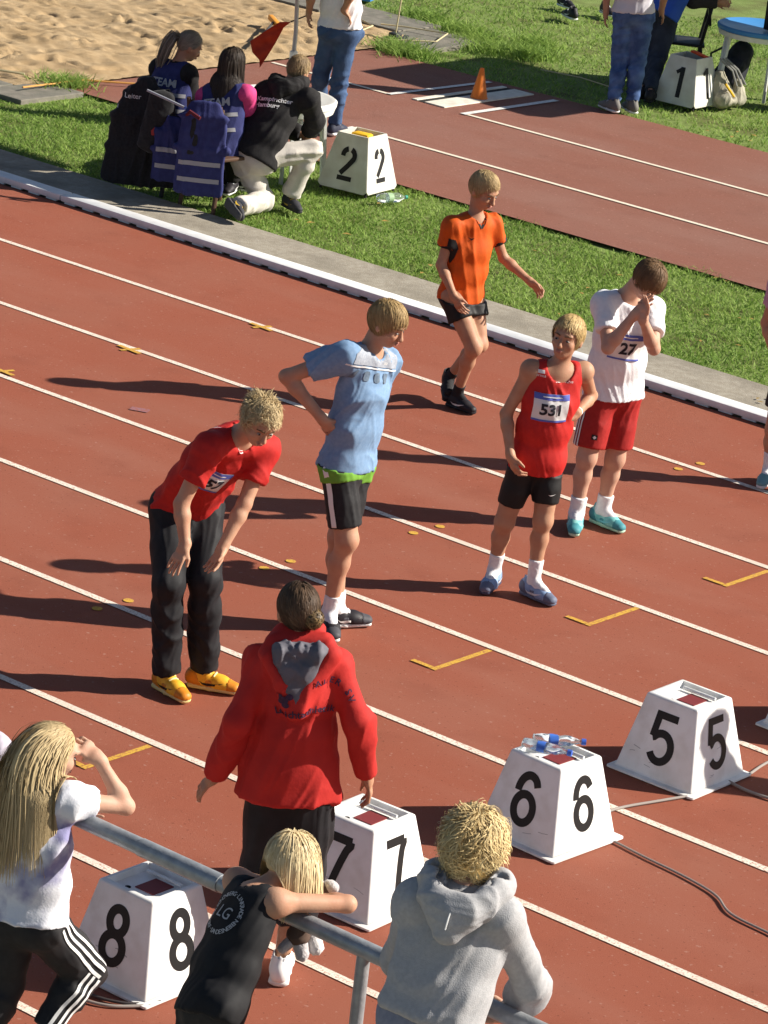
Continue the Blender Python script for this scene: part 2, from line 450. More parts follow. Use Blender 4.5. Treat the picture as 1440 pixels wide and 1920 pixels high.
# ------------------------------------------------------------------ measured joint positions (metres)
POSE = {
 'blue': dict(H=1.74, root=(-10.653,-5.377,-0.000),
  pel=(-10.676,-5.395,0.940), chs=(-10.658,-5.355,1.307), nek=(-10.647,-5.347,1.547), hed=(-10.563,-5.333,1.703), sr=(-10.649,-5.538,1.529), sl=(-10.660,-5.194,1.451), er=(-10.899,-5.692,1.378), wr=(-10.720,-5.592,1.187), el=(-10.766,-5.160,1.173), wl=(-10.668,-5.385,1.086), hpr=(-10.670,-5.478,0.927), hpl=(-10.689,-5.304,0.902), kr=(-10.571,-5.465,0.544), kl=(-10.689,-5.380,0.509), ar=(-10.660,-5.432,0.100), al=(-10.677,-5.346,0.100), tr=(-10.467,-5.581,0.020), tl=(-10.609,-5.238,0.020), pr=(-10.605,-5.403,1.423),
  face=(0.892,0.246,-0.379),
  hup=(0.285,0.099,0.953),
  hr_dir=(0.347,0.514,-0.784),
  hl_dir=(-0.514,-0.035,-0.857),
  fwd=(1.000,0.012,0.000)),
 'redbend': dict(H=1.70, root=(-10.506,-6.607,0.000),
  pel=(-10.714,-6.589,0.921), chs=(-10.478,-6.685,1.221), nek=(-10.308,-6.706,1.400), hed=(-10.149,-6.761,1.531), sr=(-10.340,-6.895,1.361), sl=(-10.313,-6.509,1.292), er=(-10.404,-6.982,1.070), wr=(-10.336,-7.006,0.886), el=(-10.295,-6.646,1.040), wl=(-10.296,-6.773,0.842), hpr=(-10.751,-6.668,0.883), hpl=(-10.672,-6.495,0.874), kr=(-10.570,-6.832,0.580), kl=(-10.484,-6.665,0.600), ar=(-10.569,-6.783,0.100), al=(-10.490,-6.595,0.100), tr=(-10.391,-6.821,0.020), tl=(-10.323,-6.518,0.020), bib=(-10.384,-6.790,1.122), badge=(-10.196,-6.747,1.295),
  face=(0.753,-0.345,-0.560),
  hup=(0.480,-0.085,0.873),
  hr_dir=(-0.068,-0.522,-0.850),
  hl_dir=(0.073,-0.636,-0.768),
  fwd=(0.951,-0.308,0.000)),
 'r531': dict(H=1.60, root=(-10.376,-4.071,0.000),
  pel=(-10.414,-4.063,0.818), chs=(-10.374,-4.069,1.134), nek=(-10.359,-4.058,1.336), hed=(-10.324,-4.057,1.506), sr=(-10.459,-4.173,1.302), sl=(-10.283,-3.924,1.299), er=(-10.557,-4.210,1.028), wr=(-10.448,-4.277,0.836), el=(-10.345,-3.731,1.113), wl=(-10.277,-3.956,1.064), hpr=(-10.454,-4.131,0.794), hpl=(-10.368,-4.015,0.804), kr=(-10.519,-4.155,0.410), kl=(-10.342,-4.045,0.451), ar=(-10.582,-4.109,0.095), al=(-10.345,-4.059,0.095), tr=(-10.491,-4.308,0.020), tl=(-10.108,-4.094,0.020), bib=(-10.293,-4.159,1.116), l1=(-10.351,-4.203,1.288), l2=(-10.260,-4.108,1.262), sw=(-10.251,-4.101,0.611),
  face=(0.271,-0.961,0.052),
  hup=(0.109,0.021,0.994),
  hr_dir=(0.499,-0.027,-0.866),
  hl_dir=(-0.418,-0.590,-0.691),
  fwd=(0.527,-0.850,0.000)),
 'r27': dict(H=1.66, root=(-10.877,-2.764,0.000),
  pel=(-10.887,-2.721,0.851), chs=(-10.857,-2.748,1.179), nek=(-10.874,-2.736,1.422), hed=(-10.691,-2.797,1.565), sr=(-10.926,-2.876,1.378), sl=(-10.767,-2.603,1.348), er=(-10.775,-2.996,1.166), wr=(-10.667,-2.932,1.381), el=(-10.616,-2.765,1.167), wl=(-10.612,-2.920,1.362), hpr=(-10.919,-2.796,0.815), hpl=(-10.852,-2.644,0.815), kr=(-10.917,-2.857,0.441), kl=(-10.842,-2.674,0.424), ar=(-10.933,-2.862,0.095), al=(-10.880,-2.673,0.095), tr=(-10.808,-3.036,0.020), tl=(-10.663,-2.709,0.020), bib=(-10.738,-2.833,1.142), crest=(-10.855,-2.898,0.590),
  face=(0.559,-0.102,-0.823),
  hup=(0.741,-0.133,0.658),
  hr_dir=(0.510,0.123,0.852),
  hl_dir=(0.217,-0.105,0.970),
  fwd=(0.855,-0.518,0.000)),
 'orange': dict(H=1.54, root=(-12.840,-1.612,0.000),
  pel=(-12.880,-1.617,0.784), chs=(-12.855,-1.623,1.072), nek=(-12.844,-1.614,1.298), hed=(-12.799,-1.618,1.482), sr=(-12.906,-1.763,1.231), sl=(-12.818,-1.468,1.231), er=(-12.928,-1.805,0.976), wr=(-12.798,-1.806,0.805), el=(-12.762,-1.375,1.008), wl=(-12.566,-1.325,0.894), hpr=(-12.877,-1.716,0.770), hpl=(-12.848,-1.542,0.761), kl=(-12.724,-1.573,0.473), kr=(-12.692,-1.675,0.472), al=(-13.004,-1.485,0.160), ar=(-12.866,-1.558,0.100), tl=(-12.792,-1.742,0.020), tr=(-12.705,-1.574,0.020),
  face=(0.907,0.003,-0.421),
  hup=(0.270,-0.035,0.962),
  hr_dir=(0.561,0.158,-0.812),
  hl_dir=(0.723,0.416,-0.551),
  fwd=(0.998,-0.059,0.000)),
 'coach': dict(H=1.72, root=(-8.150,-8.760,0.000),
  pel=(-8.148,-8.759,0.964), chs=(-8.145,-8.756,1.255), nek=(-8.162,-8.769,1.471), hed=(-8.189,-8.765,1.602), sl=(-8.263,-8.847,1.364), sr=(-8.050,-8.658,1.390), el=(-8.278,-8.959,1.139), wl=(-8.396,-8.924,0.850), er=(-7.913,-8.654,1.188), wr=(-7.912,-8.552,0.924), hpl=(-8.196,-8.796,0.922), hpr=(-8.089,-8.713,0.938), kl=(-8.208,-8.766,0.472), kr=(-8.103,-8.686,0.476), al=(-8.308,-8.705,0.090), ar=(-8.091,-8.750,0.090), tl=(-8.497,-8.503,0.020), tr=(-8.300,-8.459,0.020), txt1=(-7.862,-8.917,1.319), txt2=(-7.889,-8.938,1.242),
  face=(-0.845,0.512,-0.153),
  hup=(-0.100,0.049,0.994),
  hl_dir=(-0.609,-0.211,-0.764),
  hr_dir=(0.146,0.247,-0.958),
  fwd=(-0.685,0.728,0.000)),
 'kid': dict(H=1.36, root=(-6.950,-10.900,0.300),
  pel=(-6.764,-10.757,1.064), chs=(-6.809,-10.615,1.251), nek=(-6.821,-10.523,1.387), hed=(-6.784,-10.394,1.464), sl=(-6.966,-10.458,1.346), sr=(-6.713,-10.541,1.385), el=(-6.798,-10.203,1.288), wl=(-6.814,-10.342,1.293), er=(-6.598,-10.301,1.353), wr=(-6.759,-10.325,1.321), hpl=(-6.806,-10.764,1.016), hpr=(-6.717,-10.746,1.034), kl=(-6.826,-10.744,0.680), kr=(-6.717,-10.726,0.680), al=(-6.836,-10.814,0.380), ar=(-6.717,-10.796,0.380), tl=(-6.856,-10.614,0.320), tr=(-6.697,-10.596,0.320), logo=(-6.718,-10.722,1.407),
  face=(0.310,0.788,-0.532),
  hup=(-0.015,0.431,0.902),
  hl_dir=(-0.690,-0.682,-0.241),
  hr_dir=(-0.950,-0.290,-0.116),
  fwd=(-0.012,1.000,0.000)),
 'girl': dict(H=1.56, root=(-8.050,-10.750,0.300),
  pel=(-7.823,-10.575,0.935), chs=(-7.844,-10.554,1.198), nek=(-7.876,-10.515,1.380), hed=(-7.873,-10.463,1.521), sl=(-7.993,-10.530,1.343), sr=(-7.748,-10.493,1.382), er=(-7.664,-10.277,1.330), wr=(-7.765,-10.329,1.490), el=(-8.052,-10.348,1.152), wl=(-7.988,-10.248,1.170), hpl=(-7.886,-10.586,0.865), hpr=(-7.763,-10.555,0.896), kr=(-7.714,-10.366,0.679), ar=(-7.738,-10.535,0.480), kl=(-7.916,-10.566,0.620), al=(-7.916,-10.646,0.380), tl=(-7.916,-10.466,0.320), tr=(-7.731,-10.479,0.400),
  face=(0.301,0.928,-0.221),
  hup=(0.049,0.100,0.994),
  hr_dir=(-0.701,-0.404,0.588),
  hl_dir=(0.556,0.824,-0.105),
  fwd=(-0.012,1.000,0.000)),
 'hoodie': dict(H=1.68, root=(-6.200,-10.920,0.300),
  pel=(-5.912,-10.699,1.330), chs=(-5.912,-10.623,1.553), nek=(-5.918,-10.577,1.739), hed=(-5.948,-10.525,1.871), sl=(-6.033,-10.665,1.677), sr=(-5.784,-10.550,1.685), el=(-6.185,-10.530,1.372), wl=(-6.165,-10.389,1.258), er=(-5.742,-10.392,1.414), wr=(-5.874,-10.291,1.219), hpl=(-5.976,-10.723,1.274), hpr=(-5.835,-10.665,1.283), kl=(-5.976,-10.703,0.800), kr=(-5.835,-10.645,0.800), al=(-5.976,-10.783,0.380), ar=(-5.835,-10.725,0.380), tl=(-6.006,-10.573,0.320), tr=(-5.805,-10.515,0.320),
  face=(-0.272,0.929,-0.251),
  hup=(0.049,0.100,0.994),
  hl_dir=(0.617,0.778,-0.120),
  hr_dir=(-0.950,-0.290,-0.116),
  fwd=(-0.235,0.972,0.000)),
 'lilac': dict(H=1.62, root=(-8.750,-10.750,0.300),
  pel=(-8.366,-10.455,0.895), chs=(-8.376,-10.399,1.136), nek=(-8.388,-10.371,1.338), hed=(-8.407,-10.335,1.494), sl=(-8.493,-10.426,1.316), sr=(-8.270,-10.356,1.354), er=(-8.333,-10.228,1.236), wr=(-8.508,-10.186,1.099), el=(-8.624,-10.275,1.015), wl=(-8.570,-10.158,1.004), hpl=(-8.410,-10.489,0.844), hpr=(-8.316,-10.416,0.848), kl=(-8.410,-10.469,0.620), kr=(-8.316,-10.396,0.620), al=(-8.410,-10.519,0.380), ar=(-8.316,-10.446,0.380), tl=(-8.410,-10.339,0.320), tr=(-8.316,-10.266,0.320),
  face=(-0.011,0.981,-0.196),
  hup=(0.040,0.030,0.999),
  hl_dir=(0.617,0.778,-0.120),
  hr_dir=(-0.950,-0.290,-0.116),
  fwd=(-0.012,1.000,0.000)),
 'pink': dict(H=1.62, root=(-10.672,-1.011,0.000),
  pel=(-10.699,-1.006,0.762), chs=(-10.715,-1.044,1.071), nek=(-10.720,-1.048,1.341), hed=(-10.725,-1.051,1.516), sr=(-10.822,-1.164,1.281), sl=(-10.621,-0.908,1.280), er=(-10.901,-1.124,1.018), wr=(-10.781,-1.170,0.834), el=(-10.515,-0.827,1.024), wl=(-10.449,-0.903,0.813), hpr=(-10.744,-1.066,0.725), hpl=(-10.641,-0.949,0.735), kr=(-10.750,-1.096,0.366), kl=(-10.600,-0.980,0.388), ar=(-10.773,-1.050,0.090), al=(-10.546,-1.076,0.090), tr=(-10.703,-1.247,0.020), tl=(-10.459,-1.221,0.020),
  face=(0.234,-0.967,-0.101),
  hup=(0.040,0.030,0.999),
  hr_dir=(0.297,-0.039,-0.954),
  hl_dir=(0.046,-0.237,-0.970),
  fwd=(0.356,-0.935,0.000)),
 'kneel': dict(H=1.74, root=(-17.050,1.350,0.000),
  pel=(-17.178,1.252,0.441), chs=(-17.155,1.421,0.739), nek=(-17.144,1.555,0.949), hed=(-17.128,1.643,1.084), sl=(-17.267,1.435,0.870), sr=(-16.942,1.584,0.892), er=(-16.947,1.681,0.713), wr=(-17.041,1.736,0.568), el=(-17.280,1.703,0.579), wl=(-17.111,1.782,0.548), hpl=(-17.243,1.227,0.379), hpr=(-17.077,1.304,0.425), kr=(-16.882,1.605,0.505), ar=(-17.027,1.573,0.100), kl=(-17.114,1.367,0.060), al=(-16.980,0.900,0.100), tl=(-16.740,0.800,0.030), tr=(-16.853,1.500,0.020),
  face=(0.019,0.954,-0.298),
  hup=(0.120,0.352,0.928),
  hl_dir=(0.843,0.164,-0.512),
  hr_dir=(-0.584,-0.039,-0.811),
  fwd=(-0.012,1.000,0.000)),
 'teamA': dict(H=1.66, root=(-17.920,1.160,0.000),
  pel=(-17.941,1.144,0.471), chs=(-17.987,1.134,0.736), nek=(-17.979,1.190,0.996), hed=(-17.943,1.268,1.141), sl=(-18.142,1.141,0.924), sr=(-17.847,1.166,0.941), er=(-17.858,1.284,0.699), wr=(-17.971,1.474,0.571), el=(-18.131,1.376,0.641), wl=(-18.032,1.578,0.579), hpl=(-18.025,1.155,0.417), hpr=(-17.852,1.162,0.446), kl=(-18.006,1.548,0.453), kr=(-17.867,1.503,0.444), al=(-17.900,1.660,0.090), ar=(-17.720,1.560,0.090), tl=(-17.780,1.820,0.020), tr=(-17.600,1.700,0.020), txt=(-17.911,0.915,0.948),
  face=(0.494,0.760,-0.422),
  hup=(0.239,0.183,0.954),
  hl_dir=(0.434,0.894,-0.111),
  hr_dir=(0.289,0.950,-0.115),
  fwd=(0.269,0.963,0.000)),
 'teamB': dict(H=1.68, root=(-17.350,1.120,0.000),
  pel=(-17.400,1.082,0.494), chs=(-17.417,1.107,0.716), nek=(-17.433,1.157,0.935), hed=(-17.421,1.192,1.119), sl=(-17.567,1.079,0.821), sr=(-17.252,1.195,0.903), er=(-17.290,1.317,0.690), wr=(-17.441,1.554,0.665), el=(-17.667,1.318,0.553), wl=(-17.522,1.518,0.672), hpl=(-17.476,1.073,0.444), hpr=(-17.318,1.119,0.466), kl=(-17.544,1.450,0.426), kr=(-17.403,1.458,0.422), al=(-17.610,1.546,0.090), ar=(-17.636,1.651,0.090), tl=(-17.571,1.474,0.020), tr=(-17.595,1.660,0.020), txt=(-17.329,0.884,0.914),
  face=(0.192,0.915,-0.355),
  hup=(0.095,0.196,0.976),
  hl_dir=(0.434,0.894,-0.111),
  hr_dir=(-0.325,0.940,-0.105),
  fwd=(-0.081,0.997,0.000)),
 'jeansw': dict(H=1.70, root=(-18.600,4.020,0.000),
  pel=(-18.655,3.977,0.923), chs=(-18.680,3.959,1.311), nek=(-18.675,3.962,1.608), hed=(-18.680,3.984,1.811), sl=(-18.823,3.849,1.510), sr=(-18.529,4.100,1.523), el=(-18.835,3.764,1.202), wl=(-18.892,3.821,1.030), er=(-18.489,3.878,1.284), wr=(-18.555,3.878,1.111), hpl=(-18.736,3.941,0.859), hpr=(-18.589,4.003,0.893), kl=(-18.821,3.977,0.448), kr=(-18.625,4.001,0.463), al=(-18.945,4.147,0.100), ar=(-18.633,4.011,0.100), tl=(-19.225,4.515,0.020), tr=(-18.651,4.116,0.020),
  face=(-0.520,0.848,-0.104),
  hup=(0.040,0.030,0.999),
  hl_dir=(-0.067,0.088,-0.994),
  hr_dir=(0.561,0.431,-0.707),
  fwd=(-0.387,0.922,0.000)),
 'jeansm': dict(H=1.78, root=(-18.150,7.620,0.000),
  pel=(-18.157,7.615,0.920), chs=(-18.183,7.595,1.324), nek=(-18.197,7.584,1.619), hed=(-18.216,7.595,1.836), sl=(-18.348,7.468,1.523), sr=(-18.036,7.733,1.542), el=(-18.377,7.446,1.148), wl=(-18.369,7.477,0.878), er=(-17.968,7.823,1.177), wr=(-18.040,7.894,0.934), hpl=(-18.232,7.582,0.848), hpr=(-18.081,7.673,0.871), kl=(-18.222,7.590,0.443), kr=(-18.091,7.690,0.476), al=(-18.120,7.421,0.100), ar=(-18.008,7.573,0.100), tl=(-18.326,7.484,0.020), tr=(-18.230,7.710,0.020),
  face=(-0.932,0.348,-0.105),
  hup=(0.040,0.030,0.999),
  hl_dir=(-0.067,0.088,-0.994),
  hr_dir=(0.067,0.514,-0.855),
  fwd=(-0.760,0.650,0.000)),
 'seatb': dict(H=1.74, root=(-18.526,8.619,0.000),
  pel=(-18.514,8.628,0.821), chs=(-18.455,8.737,1.103), nek=(-18.364,8.870,1.317), hed=(-18.286,8.955,1.429), sl=(-18.501,8.891,1.300), sr=(-18.244,8.836,1.290), el=(-18.412,9.022,0.964), wl=(-18.280,9.124,0.879), er=(-18.297,8.796,0.914), wr=(-18.131,8.986,0.923), hpl=(-18.600,8.638,0.762), hpr=(-18.431,8.642,0.785), kl=(-18.576,8.606,0.366), kr=(-18.465,8.591,0.369), al=(-18.374,8.258,0.100), ar=(-18.234,8.184,0.100), tl=(-18.639,8.719,0.020), tr=(-18.347,8.468,0.020),
  face=(0.456,0.733,-0.505),
  hup=(0.294,0.226,0.928),
  hl_dir=(0.706,0.698,-0.123),
  hr_dir=(0.638,0.762,-0.108),
  fwd=(0.529,0.849,0.000)),
}
PLUSH = {'head': (-6.769,-10.307,1.337), 'head2': (-6.729,-10.276,1.351), 'ear1': (-6.758,-10.286,1.369), 'ear2': (-6.710,-10.262,1.366), 'top': (-6.690,-10.423,1.279), 'body': (-6.696,-10.427,1.238), 'legA': (-6.668,-10.431,1.174), 'legB': (-6.723,-10.473,1.189), 'top2': (-6.678,-10.389,1.254), 'legC': (-6.659,-10.373,1.188)}
PT = {'flag_f0': (-19.015,3.740,0.934), 'flag_f1': (-19.087,3.684,0.923), 'flag_f2': (-19.191,3.642,0.836), 'flag_f3': (-19.309,3.577,0.720), 'flag_f4': (-19.268,3.571,0.631), 'flag_f5': (-19.190,3.580,0.581), 'flag_f6': (-19.175,3.579,0.519), 'flag_f7': (-19.141,3.618,0.607), 'flag_f8': (-19.121,3.696,0.735), 'flag_f9': (-19.071,3.722,0.873), 'flag_hand': (-18.902,3.826,1.028), 'flag_stick': (-19.031,3.727,0.908), 'flag_elb': (-18.925,3.809,1.043), 'd0': (-11.260,-1.324,0.000), 'd1': (-11.246,-1.101,0.000), 'd2': (-11.419,-3.773,-0.000), 'd3': (-11.404,-3.545,0.000), 'd4': (-11.499,-4.761,0.000), 'd5': (-11.507,-4.976,0.000), 'd6': (-11.585,-6.218,0.000), 'd7': (-11.575,-5.989,0.000)}

# ------------------------------------------------------------------ the setting
def tartan(name, a, b, c, wear, sc):
    """granulated rubber: fine grain, broad fading, streaks of wear along the lanes, pale specks"""
    m = mat(name, a, .88, b, 260, .55, 420, col3=c, scale3=1.1, spec=.22); nt = m.node_tree; bs = nt.nodes['Principled BSDF']
    src = bs.inputs['Base Color'].links[0].from_socket; tc = nt.nodes.new('ShaderNodeTexCoord')
    def layer(src, scale3, sc_, lo, hi, col, amt, det=5):
        mp = nt.nodes.new('ShaderNodeMapping'); mp.inputs['Scale'].default_value = scale3; nt.links.new(tc.outputs['Object'], mp.inputs['Vector'])
        n = nt.nodes.new('ShaderNodeTexNoise'); n.inputs['Scale'].default_value = sc_; n.inputs['Detail'].default_value = det; nt.links.new(mp.outputs[0], n.inputs['Vector'])
        r = nt.nodes.new('ShaderNodeMapRange'); r.inputs[1].default_value = lo; r.inputs[2].default_value = hi; r.inputs[4].default_value = amt; nt.links.new(n.outputs['Fac'], r.inputs[0])
        x = nt.nodes.new('ShaderNodeMix'); x.data_type = 'RGBA'; nt.links.new(r.outputs[0], x.inputs[0]); nt.links.new(src, x.inputs[6]); x.inputs[7].default_value = (*col, 1); return x.outputs[2]
    src = layer(src, (.35, 1.6, 1), sc, .48, .72, wear, .38)            # worn streaks along the lanes
    src = layer(src, (1, 1, 1), 2.6, .55, .78, tuple(x*.74 for x in a), .35)   # darker stains
    src = layer(src, (1, 1, 1), 34, .66, .74, (.42, .24, .19), .6, 2)   # pale specks
    src = layer(src, (1, 1, 1), 55, .65, .73, tuple(x*.55 for x in a), .7, 2)
    nt.links.new(src, bs.inputs['Base Color']); return m
M_track = tartan('tartan', (.275, .076, .043), (.345, .108, .064), (.31, .108, .068), (.345, .142, .098), 1.3)
M_runway = tartan('tartan_old', (.225, .090, .062), (.285, .122, .088), (.26, .125, .095), (.31, .17, .135), 1.0)
M_line = mat('line_paint', (.78, .68, .58), .75, (.42, .22, .16), 110, .3, 200, lo=.50, hi=.66, col3=(.66, .54, .45), scale3=4)
M_line_old = mat('line_paint_old', (.72, .64, .52), .75, (.45, .27, .2), 40, lo=.55, hi=.8)
M_white_line = mat('line_paint_white', (.8, .79, .76), .7, (.62, .58, .54), 30)
M_yellow = mat('yellow_paint', (.60, .36, .05), .8, (.40, .17, .06), 90, .3, lo=.45, hi=.66)
M_bluep = mat('blue_paint', (.26, .13, .15), .85, (.29, .10, .08), 60, lo=.4, hi=.62)
M_conc = mat('concrete', (.29, .255, .20), .9, (.36, .325, .265), 18, .5, 120, col3=(.21, .185, .145), scale3=3)
M_conc_dark = mat('old_concrete', (.155, .145, .12), .92, (.23, .21, .175), 9, .5, 60, col3=(.15, .15, .12), scale3=5)
M_alu = mat('kerb_white', (.82, .82, .82), .45, (.72, .72, .72), 12, spec=.4)
M_soil = mat('turf_soil', (.15, .21, .05), .95, (.19, .25, .07), 9, .8, 60, col3=(.10, .095, .03), scale3=2.5)
M_grass = mat('grass_blade', (.15, .27, .045), .6, (.36, .48, .12), attr='tone', spec=.2)
def _translucent(m, w):
    nt = m.node_tree; b = nt.nodes['Principled BSDF']; t = nt.nodes.new('ShaderNodeBsdfTranslucent'); x = nt.nodes.new('ShaderNodeMixShader'); x.inputs[0].default_value = w
    nt.links.new(b.inputs['Base Color'].links[0].from_socket, t.inputs['Color']); o = nt.nodes['Material Output']
    nt.links.new(b.outputs[0], x.inputs[1]); nt.links.new(t.outputs[0], x.inputs[2]); nt.links.new(x.outputs[0], o.inputs['Surface'])
_translucent(M_grass, .38)
M_sand = mat('sand', (.40, .285, .16), .95, (.47, .345, .205), 14, .9, 110, col3=(.34, .235, .125), scale3=2.0, spec=.1)

def sheet(name, x0, x1, y0, y1, z, m, parent=None, nx=1, ny=1, **pr):
    xs = np.linspace(x0, x1, nx+1); ys = np.linspace(y0, y1, ny+1)
    V = np.array([(x, y, z) for y in ys for x in xs]); a = np.arange(nx)[None, :]+np.arange(ny)[:, None]*(nx+1); a = a.ravel()
    return put(name, mesh_np(name, V, np.stack([a, a+1, a+nx+2, a+nx+1], 1), smooth=False), m, parent, **pr)

sheet('ground', -400, 400, -400, 400, -0.06, M_soil, kind='structure')
track = sheet('track', -60, 40, -10.5, 0.0, 0.0, M_track, kind='structure')
for k in range(1, 9):
    sheet('lane_line', -60, 40, -1.22*k-0.025, -1.22*k+0.025, 0.004, M_line, track)
def stroke(name, a, b, w, z, m, parent):
    a = Vector(a); b = Vector(b); t = (b-a).normalized(); n = Vector((-t.y, t.x))*w/2
    me = MB().face([(*(a+n), z), (*(a-n), z), (*(b-n), z), (*(b+n), z)]).mesh(name, recalc=False)
    return put(name, me, m, parent)
# yellow relay marks: a short leg along the lane and a bar across half of it
for x, y1, y0 in ((-9.888, -3.68, -4.16), (-9.81, -2.49, -2.945), (-9.965, -4.92, -5.405), (-10.13, -7.36, -7.82)):
    stroke('relay_mark', (x, y0), (x, y1), .034, .004, M_yellow, track)
    stroke('relay_mark', (x-.018, y0+.017), (x-.15, y0+.017), .034, .006, M_yellow, track)
for x, y in ((-14.9, -2.50), (-14.82, -1.27), (-14.97, -3.60)):
    stroke('relay_mark', (x-.02, y-.05), (x+.03, y+.09), .035, .006, M_yellow, track)
    stroke('relay_mark', (x-.10, y+.02), (x+.11, y+.0), .035, .008, M_yellow, track)
for x, y in ((-13.93, -3.42), (-13.0, -.62)):
    stroke('paint_smear', (x-.05, y-.02), (x+.06, y+.03), .07, .005, M_bluep, track)
def dot(x, y, r=.029):
    me = MB().lathe([(r, 0), (r*.98, .001)], 18, (x, y, .0035)).mesh('paint_dot')
    return put('paint_dot', me, M_yellow, track)
DOTS = [(-11.260, -1.324), (-11.246, -1.101), (-11.419, -3.773), (-11.404, -3.545), (-11.499, -4.761), (-11.507, -4.976), (-11.585, -6.218), (-11.575, -5.989)]
for x, y in DOTS: dot(x, y)

# aluminium kerb with drain notches along its foot
kerb = thing('kerb', 'white aluminium track kerb with drain notches beside the inside lane', 'kerb', (0, 0, 0))
def kerb_piece(x0, x1):
    b = MB(); y0, y1, z0, z1 = 0.008, 0.150, 0.013, 0.060
    b.box(((x0+x1)/2, (y0+y1)/2, (z0+z1)/2), (x1-x0, y1-y0, z1-z0), bevel=.006)
    x = x0+.05
    while x+.09 < x1:
        b.box((x+.045, .024, .0067), (.11, .022, .0125)); x += .19
    b.box(((x0+x1)/2, y1-.012, .0067), (x1-x0-.01, .016, .0125))
    return put('kerb_rail', b.mesh('kerb_rail', True), M_alu, kerb)
x = -30.0
while x < 6:
    kerb_piece(x, x+3.985); x += 4.0

path = sheet('path', -60, 40, 0.0, .86, -.012, M_conc_dark, kind='structure')
x = -23.0; i = 0
while x < -6:
    w = random.choice((1.5, 2.0, 1.2))
    b = MB().box((x+w/2, .505, -.004), (w-.005, .67, .016), bevel=.002)
    put('paving_slab', b.mesh('paving_slab'), M_conc, path, loc=(0, 0, random.uniform(-.003, .001))); x += w
# inner field: turf, runway, pit
turf = sheet('turf', -60, 40, .84, 60, -.035, M_soil, kind='structure')
sheet('pit_bed', -28, -21.06, 2.7, 8.45, -.031, M_sand, kind='structure')
runway = sheet('runway', -21.05, 40, 3.12, 7.45, -.006, M_runway, kind='structure')
def rline(a, b, w, m=M_line_old, z=.0): stroke('runway_line', a, b, w, z, m, runway)
rline((-18.8, 4.43), (40, 4.43), .05); rline((-18.66, 5.92), (40, 5.92), .05)
rline((-18.68, 5.88), (-18.68, 7.3), .07, M_white_line, .004)
rline((-18.75, 3.80), (-18.75, 4.43), .06, M_white_line, .004)
rline((-21.0, 5.90), (-19.56, 5.90), .05); rline((-19.55, 5.88), (-19.5, 7.34), .06, M_white_line, .004)
board = thing('take_off_board', 'worn white take-off board sunk in the runway beside the orange cone', 'board', (-19.06, 6.62, 0))
M_board = mat('board_paint', (.74, .70, .60), .7, (.55, .50, .40), 8, .2, 60, lo=.4, hi=.8)
M_dark = mat('dark_gap', (.03, .028, .025), .9)
put('board_plank', MB().box((0, 0, -.0), (.235, 1.36, .012), bevel=.003).mesh('board_plank'), M_board, board)
put('board_plank', MB().box((-.235, 0, -.0), (.06, 1.36, .012), bevel=.003).mesh('board_plank'), M_board, board)
put('board_tray', MB().box((-.16, 0, -.006), (.09, 1.36, .008)).mesh('board_tray'), M_dark, board)

# sand pit: raked, trodden sand
sx0, sx1, sy0, sy1, st = -26.5, -21.08, 2.75, 8.38, .032
nx, ny = int((sx1-sx0)/st), int((sy1-sy0)/st)
gx, gy = np.meshgrid(np.linspace(sx0, sx1, nx+1), np.linspace(sy0, sy1, ny+1)); rg = np.random.default_rng(3)
gz = np.zeros_like(gx)
for wl, a in ((2.5, .016), (1.1, .012), (.5, .009), (.23, .007), (.12, .005)):
    for _ in range(5):
        th = rg.uniform(0, 6.28); gz += a*.6*np.sin((gx*np.cos(th)+gy*np.sin(th))*6.283/wl+rg.uniform(0, 6.28)+np.sin(gx*2.1/wl+gy*1.7/wl))
th = .35; ph = (gx*np.cos(th)+gy*np.sin(th))*6.283/.11+1.5*np.sin(gx*1.3)+1.2*np.sin(gy*2.3)
gz += .008*np.abs(np.sin(ph))*(np.sin(gx*1.1+gy*.8) > -.2)
for _ in range(420):
    px, py = rg.uniform(sx0, sx1), rg.uniform(sy0, sy1); an = rg.uniform(0, 6.28); l, w = rg.uniform(.05, .15), rg.uniform(.03, .06)
    u = (gx-px)*np.cos(an)+(gy-py)*np.sin(an); v = -(gx-px)*np.sin(an)+(gy-py)*np.cos(an)
    q = (u/l)**2+(v/w)**2; gz += -rg.uniform(.03, .075)*np.exp(-q*1.3)+.022*np.exp(-((np.sqrt(q)-1.5)/.4)**2)
edge = np.minimum.reduce([(sx1-gx)/.3, (gy-sy0)/.3, (sy1-gy)/.3, np.ones_like(gx)]); gz = (gz*.62+.03)*np.clip(edge*1.2, 0, 1)-.002
gz += np.random.default_rng(4).normal(0, .0022, gz.shape)
a = (np.arange(nx)[None, :]+np.arange(ny)[:, None]*(nx+1)).ravel()
put('sand_pit', mesh_np('sand_pit', np.stack([gx, gy, gz], -1).reshape(-1, 3), np.stack([a, a+1, a+nx+2, a+nx+1], 1)), M_sand, kind='structure')
pit_edge = thing('pit_border', 'weathered concrete slabs bordering the sand pit', 'border', (0, 0, 0))
for (x0, x1, y0, y1, z) in ((-22.55, -21.5, 8.40, 9.1, .012), (-21.49, -20.75, 7.75, 8.9, .006), (-23.6, -22.56, 8.40, 9.15, .016), (-24.7, -23.61, 8.4, 9.1, .01),
                            (-22.3, -21.25, 2.12, 2.72, .006), (-21.24, -20.75, 2.32, 3.1, .002), (-23.4, -22.31, 2.1, 2.72, .01), (-26, -24.71, 8.4, 9.1, .012)):
    b = MB().box(((x0+x1)/2, (y0+y1)/2, z-.03), (x1-x0-.012, y1-y0, .07), bevel=.008)
    put('border_slab', b.mesh('border_slab'), M_conc_dark, pit_edge)

